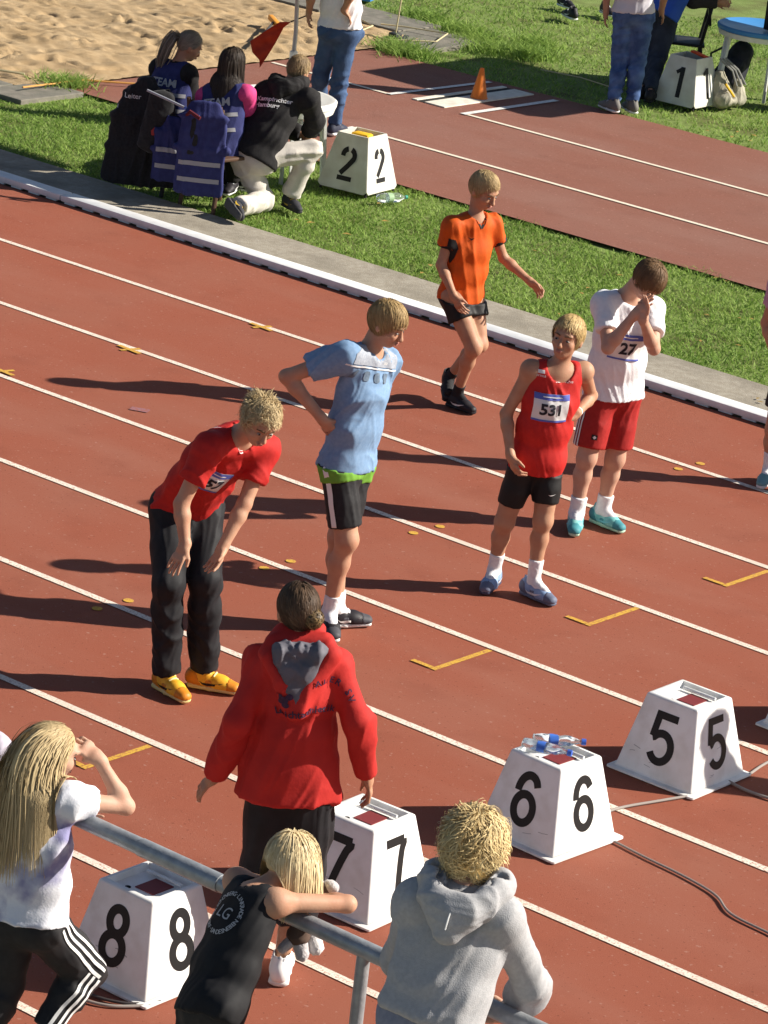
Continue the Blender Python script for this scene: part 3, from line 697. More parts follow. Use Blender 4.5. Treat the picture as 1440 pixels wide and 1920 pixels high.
# grass: blades
def blades(name, n, sampler, hmin, hmax, wid, seed, parent=None):
    rg = np.random.default_rng(seed); P = sampler(rg, n); n = len(P)
    th = rg.uniform(0, 6.283, n); hh = rg.uniform(hmin, hmax, n)*(0.75+.4*np.sin(P[:, 0]*2.3+np.sin(P[:, 1]*3.1))**2); lean = rg.uniform(.5, 1.9, n)*hh; la = rg.uniform(0, 6.283, n)
    sx, sy = np.cos(th)*wid*.5, np.sin(th)*wid*.5; lx, ly = np.cos(la)*lean, np.sin(la)*lean
    z0 = np.full(n, -.03); V = np.zeros((n, 5, 3))
    V[:, 0] = np.stack([P[:, 0]-sx, P[:, 1]-sy, z0], 1); V[:, 1] = np.stack([P[:, 0]+sx, P[:, 1]+sy, z0], 1)
    V[:, 2] = np.stack([P[:, 0]+lx*.35+sx*.8, P[:, 1]+ly*.35+sy*.8, z0+hh*.6], 1); V[:, 3] = np.stack([P[:, 0]+lx*.35-sx*.8, P[:, 1]+ly*.35-sy*.8, z0+hh*.6], 1)
    V[:, 4] = np.stack([P[:, 0]+lx, P[:, 1]+ly, z0+hh], 1)
    b = np.arange(n)*5
    me = mesh_np(name, V.reshape(-1, 3), np.stack([b, b+1, b+2, b+3], 1), np.stack([b+3, b+2, b+4], 1), smooth=False)
    patch = .5+.28*np.sin(P[:, 0]*1.7+1.3*np.sin(P[:, 1]*1.1))+.22*np.sin(P[:, 1]*4.1+P[:, 0]*2.9)
    tone = np.clip(rg.normal(.42, .25, n)+.30*(patch-.5), 0, 1)
    at = me.attributes.new('tone', 'FLOAT', 'POINT'); at.data.foreach_set('value', np.repeat(tone, 5).astype(np.float32))
    return put(name, me, M_grass, parent, kind='stuff', label='short green lawn grass', category='grass')
def strip_s(rg, n):
    x = rg.uniform(-21.2, -10.5, n); y = rg.uniform(.80, 3.26, n)
    ok = (y < 3.13+.08*np.sin(x*3)+.05*np.sin(x*11)) & (y > .86+.04*np.sin(x*4)+.03*np.sin(x*13)) & ~((x < -20.7) & (y > 2.25))
    return np.stack([x, y], 1)[ok]
def lawn_s(rg, n):
    x = rg.uniform(-25.5, -14.5, n); y = rg.uniform(7.35, 17.5, n)
    ok = (y > 7.40+.05*np.sin(x*3)+.06*np.sin(x*7)) & ~((x < -20.8+.2*np.sin(y*6)) & (y < 8.95+.12*np.sin(x*5)))
    # keep to what can be seen from the stand
    ok &= (y - 7.4) < (x+26.5)*.95
    return np.stack([x, y], 1)[ok]
blades('grass', 62000, strip_s, .018, .038, .009, 5)
blades('grass', 66000, lawn_s, .02, .042, .012, 6)
def tuft_s(rg, n):
    c = np.array([(-20.9, 8.95), (-20.6, 8.7), (-21.3, 9.2), (-20.2, 8.9), (-21.9, 9.3), (-20.5, 9.4), (-21.0, 7.7), (-20.7, 7.62), (-21.1, 3.2)])
    return c[rg.integers(0, len(c), n)]+rg.normal(0, .13, (n, 2))
blades('grass', 4000, tuft_s, .07, .14, .012, 8)
terrace = put('terrace', MB().box((-10, -16.0, .15), (60, 11.0, .30)).mesh('terrace'), M_conc, kind='structure')
# a few fallen leaves
M_leaf = mat('fallen_leaf', (.42, .26, .06), .7, (.3, .2, .06), 30)
rg = np.random.default_rng(21); V = []; F = []
for (lx, ly, z) in [(rg.uniform(-18, -11.5), rg.uniform(.9, 3.0), .03) for _ in range(38)]+[(rg.uniform(-20, -16), rg.uniform(7.5, 10), .03) for _ in range(16)]+[(rg.uniform(-13, -11), rg.uniform(.2, .8), .012) for _ in range(5)]:
    a = rg.uniform(0, 6.28); s = rg.uniform(.014, .03); n0 = len(V)
    for q, (uu, vv, ww) in enumerate(((-1.4, 0, 0), (0, .7, .25), (1.4, 0, .1), (0, -.7, .3))):
        V.append((lx+s*(uu*math.cos(a)-vv*math.sin(a)), ly+s*(uu*math.sin(a)+vv*math.cos(a)), z+s*ww))
    F.append((n0, n0+1, n0+2, n0+3))
put('fallen_leaves', mesh_np('fallen_leaves', V, F, smooth=False), M_leaf, kind='stuff', label='small dry leaves scattered over the grass', category='leaves')

# ------------------------------------------------------------------ lane boxes
M_gel = mat('box_plastic', (.84, .84, .82), .42, (.76, .76, .74), 5, .04, 40, spec=.45, col3=(.68, .66, .62), scale3=11)
M_num = mat('number_film', (.012, .012, .013), .45)
M_redpanel = mat('red_panel', (.20, .035, .035), .5)
M_hole = mat('black_hole', (.008, .008, .008), .9)
M_scuff = mat('scuff', (.35, .35, .35), .8)
def frustum_ring(b, s, z): return [b.verts.new((sx*s, sy*s, z)) for sx, sy in ((-1, -1), (1, -1), (1, 1), (-1, 1))]
BOX = dict(hb=.226, ht=.150, h=.405, fl=.258)
def lane_box_meshes():
    bm = bmesh.new(); hb, ht, h, fl = BOX['hb'], BOX['ht'], BOX['h'], BOX['fl']
    r = [frustum_ring(bm, fl, .004), frustum_ring(bm, fl, .013), frustum_ring(bm, hb+.004, .018), frustum_ring(bm, hb, .03), frustum_ring(bm, ht, h), frustum_ring(bm, ht-.024, h), frustum_ring(bm, ht-.027, h-.03)]
    for a, c in zip(r[:-1], r[1:]):
        for k in range(4): bm.faces.new((a[k], a[(k+1) % 4], c[(k+1) % 4], c[k]))
    bm.faces.new(list(reversed(r[0]))); bm.faces.new(r[-1])
    bm.edges.ensure_lookup_table()
    vert = [e for e in bm.edges if abs(e.verts[0].co.z-e.verts[1].co.z) > .2]
    top = [e for e in bm.edges if all(abs(v.co.z-h) < 1e-4 for v in e.verts) and max(abs(v.co.x) for v in e.verts) > ht-.005 and e.calc_length() > ht]
    fle = [e for e in bm.edges if all(max(abs(v.co.x), abs(v.co.y)) > fl-.001 for v in e.verts) and abs(e.verts[0].co.z-e.verts[1].co.z) > .005]
    bmesh.ops.bevel(bm, geom=vert+top+fle, offset=.013, segments=3, affect='EDGES', profile=.5)
    bmesh.ops.recalc_face_normals(bm, faces=bm.faces)
    me = bpy.data.meshes.new('shell'); bm.to_mesh(me); bm.free()
    for p in me.polygons: p.use_smooth = True
    me.set_sharp_from_angle(angle=math.radians(35))
    return me
SHELL = lane_box_meshes()
def lane_box(num, x, y, rot, label):
    t = thing('lane_marker_box', label, 'lane box', (x, y, .002), rot, 'numbered lane boxes on the track')
    put('shell', SHELL, M_gel, t)
    h, ht, hb = BOX['h'], BOX['ht'], BOX['hb']
    put('top_panel', MB().box((.012, .012, h-.0275), (.10, .125, .004)).mesh('top_panel'), M_redpanel, t)
    put('cable_hole', MB().lathe([(.013, 0), (.013, .002)], 16, (-.055, -.075, h-.0285)).mesh('cable_hole'), M_hole, t)
    put('handle_bar', MB().tube([(-.095, .085, h-.014), (.095, .085, h-.014)], .008).mesh('handle_bar', True), M_gel, t)
    if num:
        sl = nrm((0, hb-ht, h-.03)); zc = .215
        yy = -(hb-(hb-ht)*(zc-.03)/(h-.03))
        plane_decal('numeral', digit(num, .262), (0.0, yy, zc), (1, 0, 0), (0, hb-ht, h-.03), M_num, t, .0015)
        plane_decal('numeral', digit(num, .262), (-yy, 0.0, zc), (0, 1, 0), (-(hb-ht), 0, h-.03), M_num, t, .0015)
    return t
def scuffs(t, n, seed):
    rg = np.random.default_rng(seed); hb, ht, h = BOX['hb'], BOX['ht'], BOX['h']
    for _ in range(n):
        z = rg.uniform(.05, .2); yy = hb-(hb-ht)*(z-.03)/(h-.03); x = rg.uniform(-.15, .15); l = rg.uniform(.015, .06); a = rg.uniform(-.25, .25)
        g = ribbon([(-l/2, -l/2*a), (0, rg.uniform(-.003, .003)), (l/2, l/2*a)], rg.uniform(.0015, .004))
        if rg.random() < .5: plane_decal('scuff_mark', g, (x, -yy, z), (1, 0, 0), (0, hb-ht, h-.03), M_scuff, t, .0009)
        else: plane_decal('scuff_mark', g, (yy, x, z), (0, 1, 0), (-(hb-ht), 0, h-.03), M_scuff, t, .0009)
box8 = lane_box('8', -8.50, -9.14, 0.0, 'white lane box with number 8, behind the rail between two leaning children')
box7 = lane_box('7', -8.41, -7.86, .03, 'white lane box with number 7, half hidden by the woman in red')
box6 = lane_box('6', -8.32, -6.61, -.05, 'white lane box with number 6, crumpled plastic bottles lying on its top')
box5 = lane_box('5', -8.37, -5.46, .0, 'white lane box with number 5, farthest back of the four with clear red top panel')
for _i, _b in enumerate((box8, box7, box6, box5)): scuffs(_b, 9, 40+_i)
lane_box('4', -8.23, -4.36, .0, 'white lane box cut off by the right edge, only its base corner showing')

# crumpled PET bottles on box 6
M_pet = mat('clear_plastic', (.86, .93, 1.0), .08, spec=.5, trans=.92, ior=1.3)
M_film = mat('blue_label', (.06, .16, .55), .4)
M_cap = mat('bottle_cap', (.05, .12, .5), .4)
def bottle(name, label, loc, yaw, L=.24, r=.032, group=None, crush=.010, capm=M_cap, tag=M_film, seed=0):
    t = thing(name, label, 'bottle', loc, yaw, group); rg = np.random.default_rng(seed)
    prof = [(.0, .012), (.004, r*.9), (.02, r), (L*.55, r), (L*.72, r*.95), (L*.86, r*.5), (L*.9, .013), (L*.98, .013)]
    n = 20; V = []; Q = []
    xs = np.interp(np.linspace(0, len(prof)-1, 40), range(len(prof)), [p[0] for p in prof]); rs = np.interp(np.linspace(0, len(prof)-1, 40), range(len(prof)), [p[1] for p in prof])
    for i, (x, rr) in enumerate(zip(xs, rs)):
        for k in range(n):
            a = 6.283*k/n; q = rr-(crush*max(0, math.sin(x*55+k*.9+seed))*(rr > .02))
            V.append((x-L/2, q*math.cos(a), r*.9+q*math.sin(a)*(.72 if crush > .005 else 1)))
    for i in range(len(xs)-1):
        for k in range(n): Q.append((i*n+k, i*n+(k+1) % n, (i+1)*n+(k+1) % n, (i+1)*n+k))
    put('bottle_shell', mesh_np('bottle_shell', V, Q), M_pet, t)
    put('bottle_cap', MB().tube([(L/2-.012, 0, r*.9), (L/2+.008, 0, r*.9)], .0155, 12).mesh('bottle_cap', True), capm, t)
    k = [j for j in range(len(xs)) if .25*L < xs[j] < .5*L]
    V2 = [((v[0]), v[1]*1.04, r*.9+(v[2]-r*.9)*1.04) for j in k for v in V[j*n:(j+1)*n]]
    put('paper_label', mesh_np('paper_label', V2, [(i*n+q, i*n+(q+1) % n, (i+1)*n+(q+1) % n, (i+1)*n+q) for i in range(len(k)-1) for q in range(n)]), tag, t)
    return t
zt = .002+BOX['h']
bottle('plastic_bottle', 'crumpled clear bottle on lane box 6, lying nearer the camera', (-8.34, -6.67, zt), .35, .23, .033, 'bottles on lane box 6', seed=1)
bottle('plastic_bottle', 'crumpled clear bottle on lane box 6, lying farther back', (-8.36, -6.55, zt), .75, .24, .034, 'bottles on lane box 6', seed=4)

# ------------------------------------------------------------------ old board boxes 1 and 2
M_oldw = mat('white_board', (.76, .75, .70), .6, (.66, .64, .57), 5, .15, 50, col3=(.60, .57, .50), scale3=7)
M_yel_in = mat('yellow_foam', (.72, .42, .02), .7)
M_orange_in = mat('orange_cloth', (.75, .10, .03), .7)
def board_box(num, loc, yaw, label, h=.47, hb=.235, ht=.145, inner=None, wide=1.0):
    t = thing('board_lane_box', label, 'lane box', loc, yaw)
    th = .012
    for k in range(4):
        M = Matrix.Rotation(k*math.pi/2, 4, 'Z'); wb, wt = hb*(wide if k % 2 == 0 else 1), ht*(wide if k % 2 == 0 else 1)
        d0, d1 = (hb, ht) if k % 2 == 0 else (hb*wide, ht*wide)
        b = bmesh.new(); vs = []
        for dd in (0, th):
            vs.append([b.verts.new(M @ Vector(p)) for p in ((-wb+.03, -d0+dd, .025), (-wb+.004, -d0+dd, .05), (-wt+.003, -d1+dd, h), (wt-.003, -d1+dd, h), (wb-.004, -d0+dd, .05), (wb-.03, -d0+dd, .025))])
        b.faces.new(vs[0]); b.faces.new(list(reversed(vs[1])))
        for i in range(6): b.faces.new((vs[0][i], vs[0][(i+1) % 6], vs[1][(i+1) % 6], vs[1][i]))
        bmesh.ops.recalc_face_normals(b, faces=b.faces); me = bpy.data.meshes.new('side_panel'); b.to_mesh(me); b.free()
        put('side_panel', me, M_oldw, t)
    for sx in (-1, 1):
        for sy in (-1, 1):
            put('foot', MB().tube([(sx*(hb*wide-.02), sy*(hb-.02), 0), (sx*(hb*wide-.03), sy*(hb-.03), .06)], .012, 8).mesh('foot'), M_dark, t)
    put('inner_tray', MB().box((0, 0, h-.2), (ht*2*wide-.02, ht*2-.02, .01)).mesh('inner_tray'), M_dark, t)
    if inner: inner(t, h, ht)
    zc = h*.50; f = (zc-.05)/(h-.05); yy = hb+(ht-hb)*f
    S = .27 if num == '2' else .29
    plane_decal('numeral', digit(num, S), (.005, -yy, zc), (1, 0, 0), (0, hb-ht, h), M_num, t, .002)
    plane_decal('numeral', digit(num, S), (yy*wide, 0, zc), (0, 1, 0), (-(hb-ht)*wide, 0, h), M_num, t, .002)
    return t
def in2(t, h, ht):
    put('yellow_pad', MB().box((-.03, .05, h-.06), (.16, .10, .09), bevel=.015).mesh('yellow_pad', True), M_yel_in, t)
board_box('2', (-17.24, 2.66, -.01), .14, 'white open-topped box with stencilled number 2 on the grass strip', inner=in2)
def in1(t, h, ht):
    put('orange_cloth', MB().box((.04, .10, h+.004), (.20, .07, .018), Matrix.Rotation(.2, 3, 'Y'), .006).mesh('orange_cloth', True), M_orange_in, t)
board_box('1', (-18.05, 8.52, -.01), .06, 'white board box with number 1 on the lawn by the blue table', inner=in1)
bottle('plastic_bottle', 'clear water bottle lying on the grass in front of box 2', (-16.78, 2.55, -.0), 1.25, .27, .04, None, .003, mat('cap_green', (.05, .35, .25), .4), mat('label_green', (.35, .5, .3), .4), 9)

# ------------------------------------------------------------------ cables on the track
M_cable = mat('cable_rubber', (.30, .265, .24), .6); M_cable_d = mat('cable_dark', (.06, .05, .05), .6)
def cable(pts, r, m, label):
    P = [Vector((x, y, r+.004)) for x, y in pts]; out = []
    for i in range(len(P)-1):
        p0, p1, p2, p3 = P[max(i-1, 0)], P[i], P[i+1], P[min(i+2, len(P)-1)]
        for k in range(6):
            s = k/6; out.append(.5*((2*p1)+(p2-p0)*s+(2*p0-5*p1+4*p2-p3)*s*s+(3*p1-p0-3*p2+p3)*s**3))
    out.append(P[-1]); c = out[0].copy()
    b = MB().tube([q-c for q in out], r, 8)
    return put('cable', b.mesh('cable', True), m, None, loc=c, label=label, category='cable')
cable([(-8.28, -6.30), (-8.27, -6.1), (-8.2, -5.86), (-8.15, -5.70)], .007, M_cable, 'grey cable linking lane boxes 5 and 6')
cable([(-8.05, -6.44), (-7.85, -6.47), (-7.66, -6.49), (-7.5, -6.52), (-7.39, -6.56), (-7.25, -6.66), (-7.03, -6.69), (-6.7, -6.72), (-6.2, -6.5)], .006, M_cable, 'grey cable snaking right from lane box 6')
cable([(-8.13, -5.38), (-8.02, -5.40), (-7.89, -5.39), (-7.6, -5.33), (-7.2, -5.4)], .008, M_cable, 'grey cable leaving the right side of lane box 5')
cable([(-8.12, -5.22), (-8.15, -4.95), (-8.05, -4.75), (-7.9, -4.6)], .007, M_cable, 'grey cable between lane boxes 5 and 4')
cable([(-8.62, -9.30), (-8.52, -9.46), (-8.42, -9.47), (-8.31, -9.41), (-8.25, -9.30)], .007, M_cable_d, 'dark cable looped at the foot of lane box 8')
cable([(-8.66, -9.25), (-8.60, -9.44), (-8.48, -9.53), (-8.35, -9.49), (-8.25, -9.36)], .007, M_cable, 'pale cable looped at the foot of lane box 8')
cable([(-6.85, -8.05), (-6.7, -7.95), (-6.5, -8.0), (-6.1, -8.1)], .009, M_cable_d, 'black cable on the track under the right end of the rail')
cable([(-7.95, -9.55), (-7.7, -9.50), (-7.5, -9.52), (-7.3, -9.6)], .008, M_cable, 'pale cable on the track below the child in black')

# ------------------------------------------------------------------ rail in front of the spectators
M_galv = mat('galvanised_steel', (.27, .29, .31), .42, (.36, .38, .40), 25, .15, 80, metal=.35, spec=.5)
RY, RZ = -10.44, 1.30
rail = thing('hand_rail', 'grey galvanised steel tube rail the spectators lean on', 'railing', (-6.45, RY, 0))
put('top_tube', MB().tube([(-8, .012, RZ-.003), (0.26, 0, RZ), (6, -.04, RZ)], .031, 20).mesh('top_tube', True), M_galv, rail)
put('tube_sleeve', MB().tube([(-.98, 0, RZ+.0), (-.6, 0, RZ)], .0335, 20).mesh('tube_sleeve', True), M_galv, rail)
for px in (.05, -2.4, 2.5):
    put('post', MB().tube([(px, 0, 0), (px, 0, RZ-.02)], .024, 16).mesh('post', True), M_galv, rail)

# ------------------------------------------------------------------ garden tables, parasols
M_tabw = mat('white_plastic', (.82, .82, .78), .4, (.76, .76, .73), 10)
M_tabb = mat('blue_tabletop', (.07, .27, .62), .35)
def garden_table(loc, label, topm, rot=0.0, r=.45, h=.72):
    t = thing('garden_table', label, 'table', loc, rot)
    put('table_top', MB().lathe([(r-.03, h-.05), (r, h-.045), (r+.004, h-.012), (r-.012, h), (r-.05, h-.003), (r-.06, h-.008), (.03, h-.008)], 48).mesh('table_top', True), topm, t)
    put('apron', MB().lathe([(r-.02, h-.10), (r-.005, h-.051), (r-.03, h-.051), (r-.045, h-.10)], 48, cap0=False, cap1=False).mesh('apron', True), M_tabw, t)
    for k in range(4):
        a = math.pi/4+k*math.pi/2; c, s = math.cos(a), math.sin(a); b = MB(); R = Matrix.Rotation(a, 3, 'Z')
        p0 = Vector((c*(r-.02), s*(r-.02), 0)); p1 = Vector((c*(r-.085), s*(r-.085), h-.052))
        for off, w in ((-.032, .016), (.032, .016), (0, .052)):
            d = Vector((-s*off, c*off, 0)); q = .0 if w < .03 else .012
            bm = b.bm; rings = []
            for P, sc in ((p0, .72), (p1, 1.3)):
                cc = P+d*sc-Vector((c, s, 0))*q
                rings.append([bm.verts.new(cc+Vector((-s, c, 0))*x*w*sc*.5+Vector((c, s, 0))*y*.012) for x, y in ((-1, -1), (1, -1), (1, 1), (-1, 1))])
            for i in range(4): bm.faces.new((rings[0][i], rings[0][(i+1) % 4], rings[1][(i+1) % 4], rings[1][i]))
            bm.faces.new(rings[0]); bm.faces.new(rings[1])
        put('leg', b.mesh('leg'), M_tabw, t)
    return t
tabL = garden_table((-17.72, 2.22, -.02), 'white round plastic table in front of the kneeling man', M_tabw, .25, .42)
tabR = garden_table((-17.89, 9.47, -.02), 'round plastic table with a blue top beside box 1', M_tabb, .25, .45)
M_pole = mat('steel_pole', (.45, .45, .47), .4, metal=.4); M_can = mat('parasol_cloth', (.55, .52, .46), .9)
def parasol(loc, label, cx, cy, zc, half, polem):
    t = thing('parasol', label, 'parasol', loc)
    top = Vector((cx, cy, zc+.38))
    put('pole', MB().tube([(0, 0, 0), (0, 0, 1.25), (cx*.85, cy*.85, zc-.1), tuple(top)], .017, 12).mesh('pole', True), polem, t)
    put('hub', MB().lathe([(.024, 1.02), (.032, 1.03), (.032, 1.09), (.022, 1.10)], 16).mesh('hub', True), M_tabw, t)
    b = bmesh.new(); cs = [Vector((cx+sx*half, cy+sy*half, zc)) for sx, sy in ((-1, -1), (1, -1), (1, 1), (-1, 1))]
    up = [b.verts.new(top)]+[b.verts.new(c) for c in cs]+[b.verts.new(c-Vector((0, 0, .14))) for c in cs]
    for i in range(4):
        j = (i+1) % 4; b.faces.new((up[0], up[1+i], up[1+j])); b.faces.new((up[1+i], up[5+i], up[5+j], up[1+j]))
    me = bpy.data.meshes.new('canopy'); b.to_mesh(me); b.free(); put('canopy', me, M_can, t)
    for c in cs: put('rib', MB().tube([tuple(top-Vector((0, 0, .04))), tuple(c-Vector((0, 0, .02)))], .006, 6).mesh('rib'), polem, t)
    return t
parasol((-17.66, 2.20, -.02), 'grey parasol pole rising from the white table behind the kneeling man', -.05, .0, 1.95, .95, M_pole)
parasol((-17.75, 9.42, -.02), 'white parasol pole rising from the blue table', .46, .11, 1.82, 1.0, M_tabw)
# red warning flag on a stick leaning out over the table
M_flag = mat('flag_cloth', (.52, .045, .02), .8, (.42, .03, .015), 12)

def V3(k): return Vector(PT[k])
flag = thing('warning_flag', 'red cloth warning flag hanging from a thin stick in the woman\'s hand', 'flag', (-18.9, 3.7, 0))
_b = bmesh.new(); fv = {k: V3('flag_f%d' % k) for k in range(10)}
def flag_mesh():
    # cloth strip between its two long edges, subdivided and rippled
    A = [fv[0], fv[1], fv[2], fv[3], fv[4], fv[5], fv[6]]; B = [fv[0], fv[9], fv[8].lerp(fv[9], .5), fv[8], fv[8].lerp(fv[7], .5), fv[7], fv[6]]
    V = []; Q = []; n = 8; m = 24
    for i in range(m+1):
        s = i/m*(len(A)-1); j = min(int(s), len(A)-2); a = A[j].lerp(A[j+1], s-j); b = B[j].lerp(B[j+1], s-j)
        for k in range(n+1):
            p = a.lerp(b, k/n); w = .012*math.sin(i*.9+k*.5)*math.sin(math.pi*k/n); V.append(tuple(p+Vector((-.6, .8, 0))*w))
    for i in range(m):
        for k in range(n): Q.append((i*(n+1)+k, i*(n+1)+k+1, (i+1)*(n+1)+k+1, (i+1)*(n+1)+k))
    return mesh_np('flag_cloth', V, Q)
o = under(flag, flag_mesh(), 'flag_cloth', M_flag)
_s = o.modifiers.new('thick', 'SOLIDIFY'); _s.thickness = .002
M_stick = mat('flag_stick', (.05, .035, .025), .6)
under(flag, MB().tube([tuple(V3('flag_f0')), tuple(V3('flag_hand')+Vector((.03, .02, .0)))], .006, 8).mesh('flag_stick', True), 'flag_stick', M_stick)

# orange cone on the take-off board
M_cone = mat('cone_orange', (.78, .22, .03), .55, (.70, .18, .03), 8)
t = thing('marker_cone', 'small orange cone on the take-off board', 'cone', (-19.06, 6.60, .006))
put('cone_body', MB().lathe([(.082, 0), (.083, .006), (.078, .012), (.020, .275), (.017, .283), (.008, .285)], 32).mesh('cone_body', True), M_cone, t)

# ------------------------------------------------------------------ chairs, jackets and vests at the table
M_chair = mat('chair_wood', (.10, .055, .035), .6); M_chair_d = mat('chair_black', (.02, .02, .022), .5)
def chair(loc, rot, label, m):
    t = thing('folding_chair', label, 'chair', loc, rot)
    put('seat', MB().box((0, 0, .44), (.42, .42, .03), bevel=.01).mesh('seat', True), m, t)
    for sx in (-1, 1):
        put('leg', MB().tube([(sx*.19, -.22, 0), (sx*.185, -.17, .44), (sx*.18, -.235, .86)], .018, 8).mesh('leg', True), m, t)
        put('leg', MB().tube([(sx*.19, .20, 0), (sx*.185, .17, .43)], .018, 8).mesh('leg', True), m, t)
    put('backrest', MB().box((0, -.222, .74), (.40, .025, .20), Matrix.Rotation(-.15, 3, 'X'), .01).mesh('backrest', True), m, t)
    return t
M_black = mat('black_fleece', (.012, .012, .014), .85, (.02, .02, .022), 60, .2, 200, sheen=.1)
M_navy = mat('vest_blue', (.022, .026, .105), .8, (.030, .036, .135), 20, .2, 120)
M_refl = mat('reflective_tape', (.30, .30, .33), .5)
def drape(name, c, right, out, prof, h, amp=.012, seed=0, thick=.03, wl=.10):
    """cloth hanging from a chair back: prof = [(z, half width, outward offset)], built as a soft closed shell"""
    V = Vol(.010); r, o_ = A3(right), A3(out); c = A3(c)
    for (z0, w0, d0), (z1, w1, d1) in zip(prof[:-1], prof[1:]):
        V.add(cone(c+A3((0, 0, z0))+o_*d0, c+A3((0, 0, z1))+o_*d1, thick, thick, r, w0/thick, w1/thick), .02)
    v, q = V.nets(); v = folds(v, q, amp, wl, (0, 0, 1), 4, seed); v = relax(v, q, 1, .3)
    return mesh_np(name, v, q)
cd = math.radians(-8)                      # chairs face the table, backs to the track
fwdc = Vector((math.sin(-cd), math.cos(cd), 0))
chL = chair((-17.940, 1.200, -.02), -.25, 'dark chair under the woman with the ponytail, hung with a black jacket', M_chair_d)
chR = chair((-17.360, 1.100, -.02), -.10, 'brown wooden chair under the dark-haired woman, hung with blue vests', M_chair)
RH = (math.cos(.655), math.sin(.655), 0); TOW = (.609, -.793, 0)
jk = thing('hung_jacket', 'big black jacket with white print hung over the left chair back', 'jacket', (-17.990, 0.840, 0))
jm = drape('jacket_cloth', (-17.990, 0.860, 0), RH, TOW, [(.12, .29, .10), (.36, .26, .09), (.60, .22, .05), (.78, .17, .0), (.86, .08, -.02)], .01, .035, 4, .055, .16)
under(jk, jm, 'jacket_cloth', M_black)
_bv = bvh_of(jm); _off = None
def on_thing(t, me_local, txt, size, c, right, up, m, off=.005, name='lettering', weight=0.0, maxlen=.02, geo=None, limit=.6):
    """print on a thing's own part: c in world"""
    g = geo if geo is not None else text_geo(txt, size)
    Mi = parent_inverse(t); cl = Mi @ Vector(c)
    R3 = Mi.to_3x3()
    me = project(g, bvh_of(me_local), cl, R3 @ Vector(right), R3 @ Vector(up), off, maxlen, name, limit=limit)
    return put(name, me, m, t)
M_print = mat('white_print', (.75, .75, .74), .6)
on_thing(jk, jm, 'Leiter', .055, (-18.000, 0.720, .76), RH, (0, 0, 1), M_print)
on_thing(jk, jm, 'Team', .06, (-18.170, 0.660, .68), RH, (0, 0, 1), M_print)
def vest(name, label, c, hw, z0, z1, seed, out=.0):
    t = thing('hung_vest', label, 'vest', (c[0], c[1], 0))
    me = drape('vest_cloth', (c[0], c[1], 0), RH, TOW, [(z0, hw, out+.02), ((z0+z1)/2, hw*.98, out+.02), (z1-.10, hw*.88, out), (z1, hw*.62, out-.03)], .01, .022, seed, .024, .15)
    under(t, me, 'vest_cloth', M_navy)
    for zz in (z0+.105, z0+.235):
        on_thing(t, me, None, 0, (c[0]+TOW[0]*.1, c[1]+TOW[1]*.1, zz), RH, (0, 0, 1), M_refl, .004, 'reflective_stripe', geo=rect_geo(hw*1.7, .035, 14, 1))
    return t
vest('hung_vest', 'blue vest with two reflective stripes hanging from the brown chair, left one', (-17.570, 0.780), .165, .20, .66, 12)
vest('hung_vest', 'blue vest with two reflective stripes hanging from the brown chair, right one', (-17.280, 0.760), .19, .17, .86, 17, .03)
M_maroon = mat('maroon_cloth', (.10, .012, .02), .8)
bagm = thing('hung_bag', 'black shoulder bag with dark red trim hanging over the vests', 'bag', (-17.340, 0.730, 0))
V = Vol(.01); c = A3((-17.320, 0.690, .62))
V.add(cone(c+A3((0, 0, -.13)), c+A3((0, 0, .12)), .045, .03, RH, 2.0, 1.6), .02); v, q = V.nets(); v = folds(v, q, .006, .08, seed=5)
under(bagm, mesh_np('bag_body', v, q), 'bag_body', M_black)
under(bagm, MB().tube([(-17.380, 0.650, .74), (-17.320, 0.640, .80), (-17.240, 0.670, .76)], .016, 8).mesh('bag_trim', True), 'bag_trim', M_maroon)
bagb = thing('sports_bag', 'black bag with a small red badge leaning between the two chairs', 'bag', (-17.740, 0.730, 0))
V = Vol(.012); c = A3((-17.720, 0.750, .60))
V.add(cone(c+A3((0, 0, -.16)), c+A3((0, 0, .22)), .07, .05, RH, 2.3, 2.0), .03); v, q = V.nets(); v = folds(v, q, .012, .1, seed=9); bm_ = mesh_np('bag_body', v, q)
under(bagb, bm_, 'bag_body', M_black)
on_thing(bagb, bm_, None, 0, (-17.700, 0.680, .56), RH, (0, 0, 1), mat('badge_red', (.30, .03, .03), .6), .004, 'badge', geo=(np.array([(0, .035), (.03, 0), (.024, -.035), (-.024, -.035), (-.03, 0)]), [(0, 1, 2, 3, 4)]))
# folding stick / umbrella lying across the vests
t = thing('walking_stick', 'thin silver and blue stick lying across the hung vests', 'stick', (-17.540, 0.640, 0))
under(t, MB().tube([(-17.740, 0.600, .88), (-17.540, 0.640, .84), (-17.410, 0.670, .81)], .011, 8).mesh('shaft', True), 'shaft', mat('stick_silver', (.35, .36, .40), .4))
under(t, MB().tube([(-17.410, 0.670, .81), (-17.270, 0.700, .77)], .010, 8).mesh('grip', True), 'grip', mat('stick_blue', (.12, .2, .6), .4))

